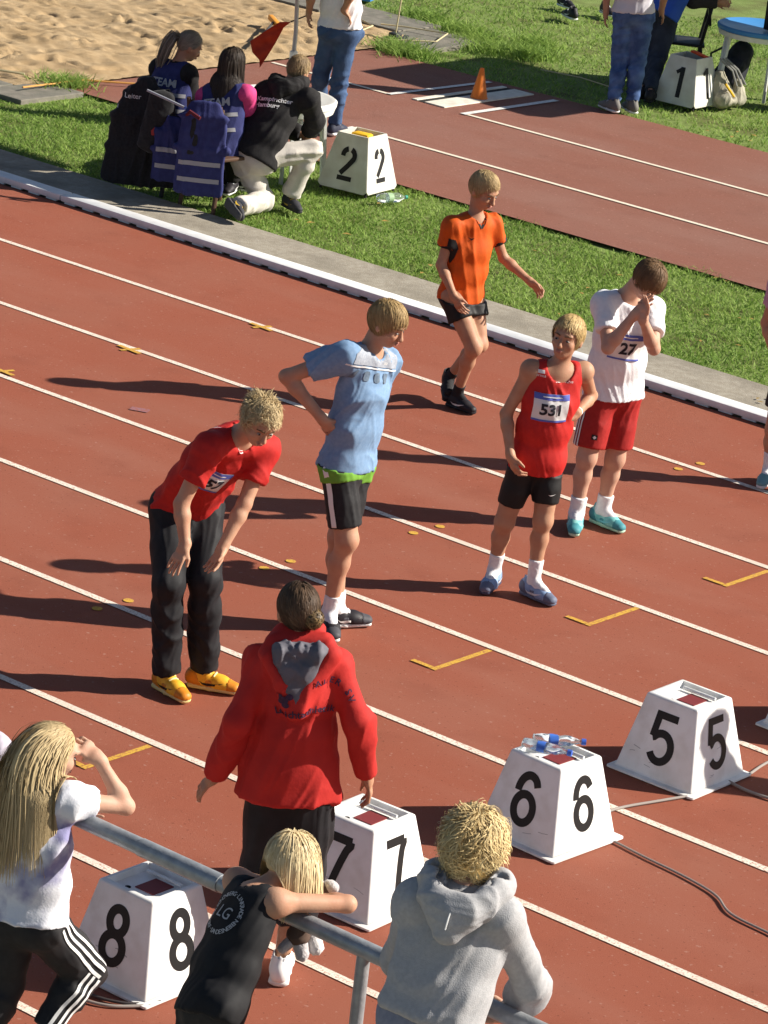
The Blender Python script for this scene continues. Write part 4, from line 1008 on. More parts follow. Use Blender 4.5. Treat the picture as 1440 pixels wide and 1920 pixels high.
# ------------------------------------------------------------------ things around the blue table
M_bpack = mat('backpack_black', (.014, .015, .02), .75, (.03, .03, .045), 12, .2, 90)
t = thing('backpack', 'black backpack leaning under the blue table', 'backpack', (-18.020, 9.470, 0))
V = Vol(.012)
V.add(cone((-18.140, 9.340, .14), (-18.070, 9.420, .42), .13, .10, RH, 1.25, 1.1), .05).add(cone((-18.070, 9.250, .16), (-18.040, 9.280, .30), .07, .06, RH, 1.6, 1.5), .04)
v, q = V.nets(); v = folds(v, q, .012, .12, seed=2); under(t, mesh_np('pack_body', v, q), 'pack_body', M_bpack)
under(t, MB().tube([(-18.200, 9.280, .45), (-18.280, 9.200, .38), (-18.240, 9.190, .2)], .012, 6).mesh('strap', True), 'strap', M_bpack)
M_khaki = mat('khaki_canvas', (.30, .28, .21), .85, (.40, .375, .30), 14, .3, 90); M_grey_s = mat('grey_strap', (.25, .25, .24), .8)
t = thing('canvas_bag', 'khaki canvas bag with grey straps hanging on the side of box 1', 'bag', (-17.920, 8.720, 0))
V = Vol(.009)
V.add(cone((-17.860, 8.760, .30), (-17.800, 8.780, .08), .040, .085, (0, 1, 0), 1.4, 1.7), .02).add(cone((-17.740, 8.900, .24), (-17.720, 8.920, .07), .03, .06, (0, 1, 0), 1.2, 1.6), .03).add(cone((-17.740, 8.680, .09), (-17.720, 8.780, .07), .06, .05), .03)
V.sub(cone((-17.700, 8.750, .26), (-17.680, 8.780, .14), .055, .045, (0, 1, 0), 1.3, 1.3), .008)
v, q = V.nets(); v = folds(v, q, .030, .11, (0, .25, 1), 3, seed=6); under(t, mesh_np('bag_cloth', v, q), 'bag_cloth', M_khaki)
for dx in (-.05, .0, .05):
    under(t, MB().tube([(-17.83, 8.72+dx, .46), (-17.72, 8.80+dx, .36), (-17.67, 8.86+dx*1.5, .22)], .011, 6).mesh('strap', True), 'strap', M_grey_s)
under(t, MB().tube([(-17.720, 8.660, .24), (-17.670, 8.760, .12)], .012, 8).mesh('yellow_flap', True), 'yellow_flap', M_yel_in)
t = thing('black_case', 'black case with silver latch on the grass under the blue table', 'case', (-17.540, 9.440, -.02))
put('case_body', MB().box((.12, .0, .13), (.34, .26, .24), bevel=.012).mesh('case_body', True), M_chair_d, t)
put('latch', MB().box((.0, -.136, .2), (.07, .008, .02)).mesh('latch'), M_refl, t)
t = thing('speaker_box', 'small black box standing on the blue table', 'box', (-17.740, 9.470, .70))
put('box_body', MB().box((.06, -.05, .14), (.26, .2, .28), bevel=.01).mesh('box_body', True), M_chair_d, t)
chair((-18.670, 9.270, -.02), 2.2, 'black chair under the seated person in blue by box 1', M_chair_d)
# marker pole with its foot, cords, rake, blue crate
M_cord = mat('cord_pale', (.55, .47, .28), .8); M_iron = mat('dark_iron', (.05, .05, .05), .6)
t = thing('marker_pole', 'thin pale pole in a small dark foot on the concrete by the pit', 'pole', (-21.2, 7.97, .03))
put('rod', MB().tube([(0, 0, 0), (.03, .03, .75), (.06, .06, 1.5)], .008, 8).mesh('rod', True), M_cord, t)
put('foot', MB().box((0, 0, .03), (.10, .10, .06), bevel=.01).mesh('foot'), M_iron, t)
put('foot_bar', MB().box((.07, .06, .012), (.05, .26, .02), Matrix.Rotation(.5, 3, 'Z')).mesh('foot_bar'), M_iron, t)
def cord(pts, r, m, label, name='cord'):
    c = Vector(pts[0]); return put(name, MB().tube([Vector(p)-c for p in pts], r, 6).mesh(name, True), m, None, loc=c, label=label, category='cord')
cord([(-21.45, 7.72, .05), (-21.12, 7.78, .05), (-20.86, 8.2, .05), (-21.05, 8.62, .06), (-21.5, 8.5, .05), (-21.7, 8.35, .05)], .008, M_cord, 'pale cord lying around the foot of the marker pole')
cord([(-21.15, 7.05, .05), (-21.35, 7.5, .08), (-21.6, 8.1, .07), (-22.1, 8.35, .07)], .008, M_cord, 'pale cord lying along the corner of the sand pit')
cord([(-21.02, 2.6, .04), (-21.05, 3.4, .03), (-20.75, 3.75, .03), (-20.3, 4.3, .02)], .009, mat('tape_orange', (.6, .3, .08), .6), 'orange tape line running from the sand pit onto the runway', 'tape')
cord([(-22.0, 2.7, .07), (-21.6, 2.78, .07), (-21.35, 2.95, .06)], .012, M_cord, 'short wooden lath half buried at the near edge of the sand', 'wooden_lath')
cord([(-19.55, 8.2, .04), (-19.1, 8.25, .05), (-18.6, 8.2, .04)], .006, M_cord, 'thin pale cord on the shaded lawn behind the cone')
t = thing('sand_rake', 'rake with orange head lying on the sand behind the woman in jeans', 'rake', (-21.7, 6.6, .08))
put('handle', MB().tube([(.35, -.55, .02), (-.18, .30, .06)], .013, 8).mesh('handle', True), M_iron, t)
put('rake_head', MB().box((-.2, .33, .06), (.05, .42, .05), Matrix.Rotation(.9, 3, 'Z'), .008).mesh('rake_head', True), mat('rake_orange', (.72, .30, .04), .6), t)
t = thing('blue_crate', 'blue plastic box with a white rim at the top edge behind the pit', 'box', (-23.0, 9.45, 0))
put('crate_body', MB().box((0, 0, .1), (.5, .3, .2), Matrix.Rotation(.4, 3, 'Z'), .02).mesh('crate_body', True), mat('crate_blue', (.06, .26, .72), .4), t)
put('crate_rim', MB().box((0, 0, .205), (.53, .33, .02), Matrix.Rotation(.4, 3, 'Z'), .008).mesh('crate_rim', True), M_tabw, t)

# ------------------------------------------------------------------ people
SKINS = {}
def skin(tone=(.42, .24, .155), name='skin'):
    return mat('skin_'+name, tone, .55, (tone[0]*.92, tone[1]*.82, tone[2]*.80), 16, .10, 160, sss=.06, spec=.3)
M_eye = mat('eye_dark', (.03, .022, .018), .3); M_eyew = mat('eye_white', (.34, .30, .27), .4)
M_lip = mat('lip', (.40, .17, .13), .5); M_brow = mat('brow', (.14, .085, .045), .8)
M_lace = mat('lace', (.7, .72, .75), .8); M_sole = mat('sole_white', (.72, .72, .70), .6); M_sock = mat('sock_white', (.80, .80, .80), .85, (.72, .72, .74), 60, .2, 200)
M_sock_k = mat('sock_black', (.02, .02, .022), .85)

def hand_prims(w, d, n, side, k=1.0, curl=.5, spread=.12, thumb=.6):
    """w wrist, d hand direction, n palm normal, side = +1 right hand / -1 left hand"""
    d = nrm(d); n = A3(n); n = nrm(n-d*(n @ d)); s = np.cross(d, n)*side        # s towards the thumb side
    L = .082*k; P = [(cone(w-d*.01, w+d*.02, .024*k, .026*k, s, 1.15), .015), (cone(w+d*.018*k, w+d*L*.92, .0145*k, .0125*k, s, 2.2, 3.0), .012)]
    lens = (.070, .078, .073, .058)
    for i, fl in enumerate(lens):
        o = (1.5-i)/1.5
        b = w+d*(L*(.97 if i in (1, 2) else .90))+s*o*.031*k
        dd = nrm(d+s*o*spread); a = curl*.55
        d1 = nrm(dd*math.cos(a)+n*math.sin(a)); a2 = curl*1.35; d2 = nrm(dd*math.cos(a2)+n*math.sin(a2))
        m = b+d1*fl*k*.55; e = m+d2*fl*k*.45
        P += [(cone(b-d*.012, m, .0095*k, .0085*k), .004), (cone(m, e, .0085*k, .0068*k), .003)]
    tb = w+d*.026*k+s*.022*k+n*.006; td = nrm(d*.62+s*.75*thumb+n*.35); tm = tb+td*.038*k; te = tm+nrm(d*.9+s*.15+n*.35*(.5+curl))*.034*k
    P += [(cone(tb, tm, .0135*k, .0105*k), .01), (cone(tm, te, .0105*k, .008*k), .004)]
    return P
def head_prims(c, f, u, s, k=1.0):
    """c = middle of the skull; f face, u up, s right"""
    P = [(ell(c-f*.008*k+u*.014*k, (s, f, u), A3((.0735, .094, .092))*k), .0),
         (ell(c+f*.026*k-u*.052*k, (s, f, u), A3((.058, .062, .062))*k), .03),
         (ell(c+f*.062*k-u*.093*k, (s, f, u), A3((.026, .022, .020))*k), .028),
         (ell(c+f*.075*k+u*.018*k, (s, f, u), A3((.050, .018, .014))*k), .02)]
    P += [(cone(c+f*.092*k-u*.006*k, c+f*.108*k-u*.040*k, .0075*k, .0125*k), .012)]
    for q in (-1, 1):
        P += [(ell(c+f*.06*k-u*.035*k+s*.036*k*q, (s, f, u), A3((.024, .024, .022))*k), .02)]
        P += [(ell(c-f*.006*k-u*.018*k+s*.077*k*q, (s, f, u), A3((.010, .019, .030))*k), .006)]
        P += [(cone(c+f*.106*k-u*.043*k, c+f*.102*k-u*.043*k+s*.010*k*q, .006*k, .006*k), .006)]
    P += [(ell(c+f*.092*k-u*.070*k, (s, f, u), A3((.023, .010, .010))*k), .008)]
    S = [(ell(c+f*.100*k-u*.008*k+s*.032*k*q, (s, f, u), A3((.019, .016, .012))*k), .012) for q in (-1, 1)]
    return P, S
FIGURES = []
class Figure:
    lod = 1.0
    def __init__(s, key, label, skin_m, build=1.0, lod=1.0, cat='person', group=None, hk=None, hs=None, headk=None, girth=1.0):
        p = POSE[key]; s.p = p; s.H = p['H']; s.b = build; s.J = {k: A3(v) for k, v in p.items() if k not in ('H', 'root') and isinstance(v, tuple)}
        s.root = thing('person', label, cat, p['root']); s.sk = skin_m
        s.Minv = parent_inverse(s.root); s.scale = s.H/1.70*build; s.seed = abs(hash(key)) % 1000 if False else sum(ord(c) for c in key)
        J = s.J; s.up = nrm(J['nek']-J['pel']); s.hk = hk or (.94 if s.H < 1.6 else 1.0); s.headk = headk or (.96 if s.H < 1.5 else 1.0)
        s.rt = nrm(J['sr']-J['sl']); s.hrt = nrm(J['hpr']-J['hpl'])
        s.tf = nrm(np.cross(s.up, s.rt))           # chest direction
        if s.tf @ J.get('fwd', s.tf) < 0: s.tf = -s.tf
        s.hf, s.hu, s.hs = frame(J['face'], J['hup']); s.g = girth
        s.lod = lod; FIGURES.append(s); s.cover = []
        s.chs = J.get('chs', (J['pel']+J['nek'])/2)
    def put(s, name, v, q, m, parent=None):
        me = mesh_np(name, v, q); return s.add(name, me, m, parent)
    def add(s, name, me, m, parent=None):
        me.transform(s.Minv); return put(name, me, m, parent or s.root)
    def torso(s, e=0.0, hem=None, flare=0.0, k=.04, shoulders=True, low=True, box=0.0):
        """torso as tapered stations; e = extra thickness"""
        J = s.J; c = s.scale*s.g; P = []; pel, chs, nek = J['pel'], s.chs, J['nek']; r0, r1 = s.hrt, s.rt
        wst = (pel+chs)*.5-s.tf*.0
        st = [(pel, .098*c, .150*c, r0), (wst, (.086+.020*box)*c, (.130+.026*box)*c, nrm(r0+r1)), (chs, .100*c, .152*c, r1), (chs*.35+nek*.65-s.tf*.005, .082*c, .150*c, r1)]
        if hem is not None: st.insert(0, (pel-s.up*hem, .100*c+flare, .150*c+flare, r0))
        for (a, d0, w0, ra), (b, d1, w1, rb) in zip(st[:-1], st[1:]):
            P.append((cone(a, b, d0+e, d1+e, nrm(ra+rb), (w0+e)/(d0+e), (w1+e)/(d1+e)), k))
        if low: P.append((ell(pel-s.up*.02, (r0, s.tf, s.up), A3((.155, .105, .10))*c+e), k))
        if shoulders:
            for a in ('sl', 'sr'):
                P.append((cone(nek-s.up*.035, J[a], .045*c+e, .050*c+e), .05))
        return P
    def limb(s, a, b, ra, rb, t0=0., t1=1., e=0., clip0=False, clip1=False, bulge=None):
        A, B = s.J[a] if isinstance(a, str) else a, s.J[b] if isinstance(b, str) else b
        c = s.scale; A_, B_ = A+(B-A)*t0, A+(B-A)*t1; d = nrm(B-A); R0 = (ra+(rb-ra)*t0)*c+e; R1 = (ra+(rb-ra)*t1)*c+e; cl = []
        if clip0: cl.append((A_, -d))
        if clip1: cl.append((B_, d))
        P = [cone(A_, B_+(d*.04 if clip1 else 0), R0, R1, clips=cl)]
        return P
    def body(s, h=.0065, hands=('l', 'r'), feet=False, curl=(.55, .55), head=True, palm=None, legs=True):
        J = s.J; V = Vol(h*s.lod); c = s.scale
        for p, k in s.torso(0.0): V.add(p, k)
        for q in 'lr':
            V.add(ell(J['s'+q], np.eye(3), A3((.052,)*3)*c), .04)
            V.add(cone(J['s'+q], J['e'+q], .045*c, .036*c), .03)
            V.add(cone(J['e'+q], J['e'+q]*.72+J['w'+q]*.28, .036*c, .038*c), .02); V.add(cone(J['e'+q]*.72+J['w'+q]*.28, J['w'+q], .038*c, .0255*c), .02)
            if legs and 'a'+q in J:
                hp, kn, an = J['hp'+q], J['k'+q], J['a'+q]
                V.add(cone(hp, kn, .080*c, .052*c), .05); V.add(cone(hp*.5+kn*.5+s.tf*.006, kn, .066*c, .050*c), .03)
                V.add(ell(kn+s.tf*.006, np.eye(3), A3((.052,)*3)*c), .03)
                bk = nrm(-s.tf+0*kn); m = kn*.68+an*.32+bk*.012*c
                V.add(cone(kn, m, .048*c, .052*c), .03); V.add(cone(m, an, .052*c, .033*c), .03)
                if feet:
                    tt = J['t'+q]; V.add(cone(an, tt*.85+an*.15, .034*c, .03*c), .03)
            if q in hands:
                d = J.get('h%s_dir' % q, J['w'+q]-J['e'+q])
                n = J.get('h%s_n' % q)
                if n is None: n = s.rt*(1 if q == 'l' else -1)
                for p, k in hand_prims(J['w'+q], d, n, 1 if q == 'r' else -1, s.hk, curl[0 if q == 'l' else 1]): V.add(p, k)
        if head:
            nk = J['hed']-s.hu*.07*s.headk-s.hf*.018
            V.add(cone(J['nek']-s.up*.02, nk, .054*c, .050*c), .035)
            Ph, Sh = head_prims(J['hed'], s.hf, s.hu, s.hs, s.headk)
            for p, k in Ph: V.add(p, max(k, .012))
            for p, k in Sh: V.sub(p, k)
        v, q = V.nets(); v = relax(v, q, 1, .35)
        s.bodym = s.put('body', v, q, s.sk)
        if head: s.face()
        return s.bodym
    def face(s):
        c, f, u, r, k = s.J['hed'], s.hf, s.hu, s.hs, s.headk
        for q in (-1, 1):
            e = c+f*.083*k-u*.010*k+r*.032*k*q
            b = Vol(.0035); b.add(ell(e, (r, f, u), A3((.013, .008, .0048))*k), 0); v, qq = b.nets(); o = s.put('eye', v, qq, M_eyew)
            b = Vol(.003); b.add(ell(e+f*.0045, (r, f, u), A3((.0072, .0052, .0052))*k), 0); v, qq = b.nets(); s.put('iris', v, qq, M_eye, o)
            o.name = 'eye'
            p0, p1, p2 = (c+f*.096*k+u*.014*k+r*.014*k*q, c+f*.092*k+u*.020*k+r*.034*k*q, c+f*.074*k+u*.014*k+r*.054*k*q)
            s.add('eyebrow', MB().tube([p0, p1, p2], [.004*k, .0045*k, .002*k], 6).mesh('eyebrow', True), M_brow)
        b = Vol(.0035); b.add(ell(c+f*.0985*k-u*.0665*k, (r, f, u), A3((.021, .006, .0045))*k), .0).add(ell(c+f*.0985*k-u*.0745*k, (r, f, u), A3((.018, .0065, .005))*k), .002)
        v, qq = b.nets(); s.put('lips', v, qq, M_lip)
    # ---------------------------------------------------------------- clothes
    def top(s, m, sleeve=.55, hem=.05, e=.012, flare=.01, h=.0085, neck=.068, vneck=0.0, amp=.006, wl=.10, fore=0.0, name='shirt', sl_e=None, seed=None, cap=None, armhole=None, hood=None, extra=None, foldax=None, neck_dn=0.0, box=.6):
        """sleeve: fraction of the upper arm covered; fore: fraction of the forearm"""
        J = s.J; V = Vol(h*s.lod); c = s.scale; sl_e = e*1.3 if sl_e is None else sl_e
        for p, k in s.torso(e, hem, flare, shoulders=armhole is None, box=box): V.add(p, k)
        if armhole is None:
            for q in 'lr':
                V.add(ell(J['s'+q]-s.up*.008, np.eye(3), A3((.044,)*3)*c+e), .04)
                if sleeve > 0:
                    for p in s.limb('s'+q, 'e'+q, .048, .042, 0, min(1, sleeve), sl_e, clip1=(fore == 0)): V.add(p, .035)
                if fore > 0:
                    for p in s.limb('e'+q, 'w'+q, .046, .034, 0, fore, sl_e, clip1=True): V.add(p, .03)
        else:
            # sleeveless: broad straps over the shoulders
            for q in 'lr':
                b = J['s'+q]*armhole+J['nek']*(1-armhole)
                V.add(cone(s.chs*.45+J['nek']*.55+(J['s'+q]-J['nek'])*.35, b-s.up*.01, .062*c+e, .044*c+e), .05)
        V.sub(cone(J['nek']-s.up*.01+s.tf*(.01+neck_dn), J['nek']+nrm(J['hed']-J['nek'])*.14+s.tf*.03, neck*c, (neck+.02)*c), .006)
        if vneck: V.sub(cone(J['nek']+s.tf*.09-s.up*vneck, J['nek']+s.tf*.07+s.up*.05, .012, .065*c), .008)
        if extra:
            for p, k in extra: V.add(p, k)
        s.top_ops = list(V.ops); s.cover.append((list(V.ops), J['pel']-s.up*hem, s.up)); s.hem_pt = J['pel']-s.up*hem; s.tuck = amp*.6+.006
        V.clip(J['pel']-s.up*(hem), -s.up+0*s.tf)
        v, q = V.nets(); sd = s.seed if seed is None else seed
        v = folds(v, q, amp, wl, s.up*.9+s.rt*.35 if foldax is None else foldax, 5.5, sd); v = relax(v, q, 1, .25)
        s.topm = s.put(name, v, q, m); s.top_bvh = None; return s.topm
    def bottom(s, m, thigh=.5, shank=0.0, e=.012, flare=0.0, h=.0085, amp=.005, wl=.09, name='shorts', up=.05, seed=0, knee_e=None, foldax=None, seat=1.0, legs='lr', tuck=True):
        J = s.J; V = Vol(h*s.lod); c = s.scale*s.g; ew = min(e, .010)
        V.add(ell(J['pel']-s.up*.02, (s.hrt, s.tf, s.up), A3((.155*seat, .105*seat, .10))*c+ew), .04)
        V.add(cone(J['pel']+s.up*up, J['pel'], .086*c+ew, .098*c+ew, s.hrt, 1.48, 1.53, clips=[(J['pel']+s.up*up, s.up)]), .04)
        c = s.scale
        for q in legs:
            hp, kn, an = J['hp'+q], J['k'+q], J['a'+q]; d = nrm(kn-hp); th = min(1, thigh); en = hp+(kn-hp)*th; cl = [(en, d)] if shank == 0 else ()
            V.add(cone(hp, en+(d*.03 if shank == 0 else 0), .081*c+e, (.080-.028*th)*c+e+(flare if shank == 0 else 0), clips=cl), .045)
            m0 = hp*.5+kn*.5+s.tf*.006; V.add(cone(m0, en+(d*.03 if shank == 0 else 0), .067*c+e, (.080-.029*th)*c+e+(flare if shank == 0 else 0), clips=cl), .03)
            if shank > 0:
                ke = e if knee_e is None else knee_e; V.add(ell(kn+s.tf*.006, np.eye(3), A3((.054,)*3)*c+ke), .03); d2 = nrm(an-kn); en = kn+(an-kn)*shank
                cf = kn*.68+an*.32-s.tf*.012*c
                V.add(cone(kn, cf, .050*c+ke, .054*c+ke), .03); V.add(cone(cf, en+d2*.03, .054*c+ke, .038*c+ke+flare, clips=[(en, d2)]), .03)
        s.cover.append((list(V.ops), None, None))
        if tuck and hasattr(s, 'top_ops'): V.ops.append(('i', (s.top_ops, s.hem_pt+s.up*.012, s.up), s.tuck))
        v, q = V.nets(); v = folds(v, q, amp, wl, (J['kr']-J['hpr']) if foldax is None else foldax, 3.0, s.seed+7+seed); v = relax(v, q, 1, .25)
        s.botm = s.put(name, v, q, m); return s.botm
    def hood(s, m, R=.105, thick=.040, drop=.11, lining=None, seed=2, tilt=.03, name='hood', amp=.010):
        J = s.J; u, rt, bk = s.up, s.rt, -s.tf; n = J['nek']; P = []
        for a in np.linspace(-150, 150, 13):
            t = math.cos(math.radians(a)); w = max(0, t)
            P.append(n+rt*math.sin(math.radians(a))*R*1.05+bk*(t*R*.95+tilt)+u*(.035-drop*w**1.5*.75))
        V = Vol(.007)
        for a, b in zip(P[:-1], P[1:]): V.add(cone(a, b, thick, thick, u, 1.25), .03)
        V.add(cone(n+bk*(R*.85+tilt)-u*drop*.35, n+bk*(R*1.02+tilt)-u*drop*1.05, thick*1.1, thick*.75, rt, 1.9, 1.5), .04)
        for a, b in zip(P[3:9], P[4:10]): V.sub(cone(a+u*.040-bk*.012, b+u*.040-bk*.012, .020, .020), .012)
        v, q = V.nets(); v = folds(v, q, amp, .10, rt, 2, seed); v = relax(v, q, 1, .3)
        return s.put(name, v, q, m, s.topm)
    def finish(s):
        """thin out the skin that lies under the clothes (the surface itself stays whole)"""
        o = s.bodym; me = o.data; n = len(me.vertices); V = np.empty(n*3, np.float32); me.vertices.foreach_get('co', V); V = V.reshape(-1, 3)+np.array(s.root.location, np.float32)
        hid = np.zeros(n, bool)
        for ops, pt, up in s.cover:
            E = np.full(n, .5)
            for t, p, k in ops:
                if t not in 'us': continue
                d = p.fn(V[:, 0], V[:, 1], V[:, 2]); E = np.minimum(E, d) if t == 'u' else np.maximum(E, -d)
            ok = E < -.006
            if pt is not None: ok &= ((V-pt) @ up) > .02
            hid |= ok
        g = o.vertex_groups.new(name='covered'); g.add(np.nonzero(hid)[0].tolist(), 1.0, 'REPLACE')
        md = o.modifiers.new('thin', 'DECIMATE'); md.vertex_group = 'covered'; md.ratio = max(.12, 1-.86*hid.mean())
    def bake(s, dg):
        o = s.bodym; nm = bpy.data.meshes.new_from_object(o.evaluated_get(dg)); old = o.data; o.modifiers.clear(); o.vertex_groups.clear(); o.data = nm; bpy.data.meshes.remove(old)
    def sock(s, q, t0, m, e=.004, name='sock'):
        J = s.J; kn, an = J['k'+q], J['a'+q]; V = Vol(.0065*s.lod); c = s.scale; a = kn+(an-kn)*t0
        V.add(cone(a-nrm(an-kn)*.02, an, (.052-.019*max(0, (t0-.32)/.68))*c+e, .035*c+e, clips=[(a, kn-an)]), 0); V.add(cone(an, an*.6+J['t'+q]*.4, .036*c+e, .03*c), .02)
        v, qq = V.nets(); v = folds(v, qq, .002, .03, an-kn, 1, 3); return s.put(name, v, qq, m)
    def shoe(s, q, upper, sole=None, accent=None, L=None, up=None, swoosh=True, lace=M_lace, panel=None):
        J = s.J; an, tp = J['a'+q], J['t'+q]
        u = A3(up) if up is not None else A3((0, 0, 1)); d = tp-an; 
        if up is None:
            pitch = np.degrees(np.arctan2(-(d[2])-.06, np.linalg.norm(d[:2])))
            d = A3((d[0], d[1], 0))
        d = nrm(d); u = nrm(u-d*(u @ d)); sd = np.cross(d, u); L = (L or .27)*s.H/1.7; k = L/.27
        base = an-u*.078*k-d*.055*k if up is not None else A3((an[0], an[1], 0))-d*.055*k+u*.004
        X = lambda x, y, z: base+d*x*k+sd*y*k+u*z*k
        V = Vol(.0075*s.lod)
        V.add(cone(X(.0, 0, .052), X(.055, 0, .056), .039*k, .042*k, u, 1.2), 0); V.add(cone(X(.05, 0, .052), X(.15, 0, .044), .042*k, .040*k), .02); V.add(cone(X(.14, .002, .042), X(.222, .004, .032), .041*k, .028*k, sd, 1.15, 1.25), .02)
        V.add(cone(X(.022, 0, .06), X(.035, 0, .112), .039*k, .040*k), .02); V.add(cone(X(.075, 0, .085), X(.066, 0, .125), .024*k, .016*k, sd, 1.4, 1.5), .02)
        V.sub(cone(X(.032, 0, .105), X(.04, 0, .17), .030*k, .038*k), .004)
        V.clip(X(0, 0, .022), -u)
        shell = list(V.ops); v, qq = V.nets(); up_o = s.put('shoe', v, qq, upper)
        if s.lod < 1.2 and panel is not None:
            for nm, cl in (('heel_counter', [(X(.028, 0, .09), d*1.0+u*.5)]), ('toe_cap', [(X(.185, 0, 0), -d)]), ('side_panel', [(X(.115, 0, 0), d), (X(.075, 0, 0), -d), (X(0, 0, .062), u)])):
                V2 = Vol(.0075*s.lod)
                for t_, p_, k_ in shell:
                    if t_ == 'u': V2.add(Prim(p_.lo-.003, p_.hi+.003, (lambda f_: (lambda A, B, C: f_(A, B, C)-.0022))(p_.fn)), k_)
                V2.clip(X(0, 0, .024), -u); V2.clip(X(0, 0, .094), u)
                for c_, n_ in cl: V2.clip(c_, n_)
                v, qq = V2.nets()
                if len(qq): s.put(nm, v, qq, panel, up_o)
        V = Vol(.0075*s.lod); V.add(cone(X(-.004, 0, .014), X(.10, 0, .014), .021*k, .019*k, sd, 2.1, 2.1), 0); V.add(cone(X(.10, 0, .014), X(.232, .004, .017), .019*k, .016*k, sd, 2.15, 2.1), .01); V.clip(X(0, 0, .031), u); V.clip(X(0, 0, .001), -u)
        v, qq = V.nets(); s.put('sole', v, qq, sole or M_sole, up_o)
        bv = None
        for i in range(4):
            x = .090+i*.024; z = .096-i*.0105
            s.add('lace', MB().tube([X(x, -.026, z-.006), X(x+.004, -.012, z+.004), X(x+.004, .012, z+.004), X(x, .026, z-.006)], .0055*k, 6).mesh('lace', True), lace, up_o)
        if swoosh:
            g = (np.array([(-.055, .012), (-.035, -.006), (-.01, -.012), (.03, -.002), (.075, .018), (.02, .006), (-.015, .003), (-.035, .002)])*k, [(0, 1, 7), (1, 2, 6, 7), (2, 3, 5, 6), (3, 4, 5)])
            bm_ = up_o.data; inv = s.Minv
            for sg in (-1, 1):
                cc = inv @ Vector(X(.10, sg*.05, .042)); me = project(g, bvh_of(bm_), cc, inv.to_3x3() @ Vector(d*(-sg)), inv.to_3x3() @ Vector(u), .003, .02, 'shoe_mark', .1, .2)
                if len(me.polygons): put('shoe_mark', me, accent or M_sole, up_o)
        return up_o
    # print on clothes: c in world
    def decal(s, part, geo, c, right, up, m, name, off=.004, parent=None, maxlen=.02, back=.25, limit=.5):
        R3 = s.Minv.to_3x3(); me = project(geo, bvh_of(part.data), s.Minv @ Vector(c), R3 @ Vector(A3(right)), R3 @ Vector(A3(up)), off, maxlen, name, back, limit)
        return put(name, me, m, parent or part)
    # ---------------------------------------------------------------- hair
    def hair(s, col, col2, n=4200, length=.10, style='short', r=.0015, seed=1, lift=.012, fringe=.0, messy=.25, curl=0.0, grav=1.0, colliders=(), face_lo=.02, back_lo=-.075, part=0.0, cap=True, flow=None, cling=.75, lmin=.55, drop=4, wh=1.0, cull=None, crown=(0, -.35, .94)):
        c, f, u, rt, k = s.J['hed'], s.hf, s.hu, s.hs, s.headk
        m = mat('hair_%02d%02d%02d_%d' % (*[int(99*x) for x in col], n), col, .6, col2, attr='tone', spec=.3)
        n = int(n/s.lod**2)
        rg = np.random.default_rng(seed); cc = c-f*.010*k+u*.016*k; R = A3((.0775, .0985, .0965))*k; B = np.stack([rt, f, u])
        P = rg.normal(size=(n*5, 3)); P /= np.linalg.norm(P, axis=1)[:, None]
        # local coordinates (right, face, up); keep scalp
        lo = np.interp(P[:, 1], [-1, -.2, .35, .62, 1], [back_lo*10, back_lo*10+.05, -.05+face_lo*5, .42, .55])
        ok = P[:, 2] > lo; P = P[ok][:n]; n = len(P)
        pos = (P*R) @ B+cc; nor = (P/R); nor /= np.linalg.norm(nor, axis=1)[:, None]; nor = nor @ B
        crown = A3(crown)+A3((part, 0, 0)); crown /= np.linalg.norm(crown)
        Pj = P+rg.normal(size=P.shape)*.12; away = Pj-crown; away = away-(away*P).sum(1)[:, None]*P; away /= np.maximum(1e-6, np.linalg.norm(away, axis=1))[:, None]
        d = away @ B
        if flow is not None: d = d*.8+rt*flow[0]+f*flow[1]+u*flow[2]
        G = A3((0, 0, -1))
        kk = rg.normal(size=(6, 3))*np.array([38, 38, 55, 55, 90, 90])[:, None]*.7; pp = rg.uniform(0, 6.28, 6)
        nz = np.stack([sum(np.sin(pos @ kk[(a+b) % 6]+pp[(a*2+b) % 6]) for b in range(4)) for a in range(3)], 1)*.5
        ln = length*rg.uniform(lmin, 1.0, n)
        if fringe: ln = ln*np.where((P[:, 1] > .3), fringe, 1.0)
        steps = 5 if length < .2 else 11
        seg = ln/steps; noise = nz*messy+rg.normal(size=(n, 3))*messy*.45; d = d*wh; ph = (pos @ (nrm(rg.normal(size=3))*160))+rg.normal(size=n)*.5
        offs = rg.uniform(.1, 1, n)*lift*1.3; pts = [pos-nor*.003]; p = pos+nor*offs[:, None]*.6
        ax2 = np.cross(d, nor)
        for i in range(steps):
            t = (i+1)/steps
            dd = d+noise*(.3+t)+nor*(offs*14*(1-t))[:, None]*(.5 if not curl else 1.0)+G*grav*t*.6
            if style == 'long':
                g = min(1, (i+1)/drop); dd = d*(1-g)**1.5+noise*.35+G*(.15+1.6*g)*grav
            if curl: dd = dd+(ax2*np.sin(ph+i*1.5)[:, None]+nor*np.cos(ph+i*1.5)[:, None])*curl
            dd /= np.linalg.norm(dd, axis=1)[:, None]
            p = p+dd*seg[:, None]
            # stay outside the skull
            q = (p-cc) @ B.T; qn = np.linalg.norm(q/(R[None, :]+.002+offs[:, None]*.6), axis=1); ins = qn < 1
            q[ins] = q[ins]/qn[ins][:, None]
            if cling and style != 'long':
                outs = ~ins; q[outs] = q[outs]*(1-cling)+cling*q[outs]/qn[outs][:, None]
            p = q @ B+cc
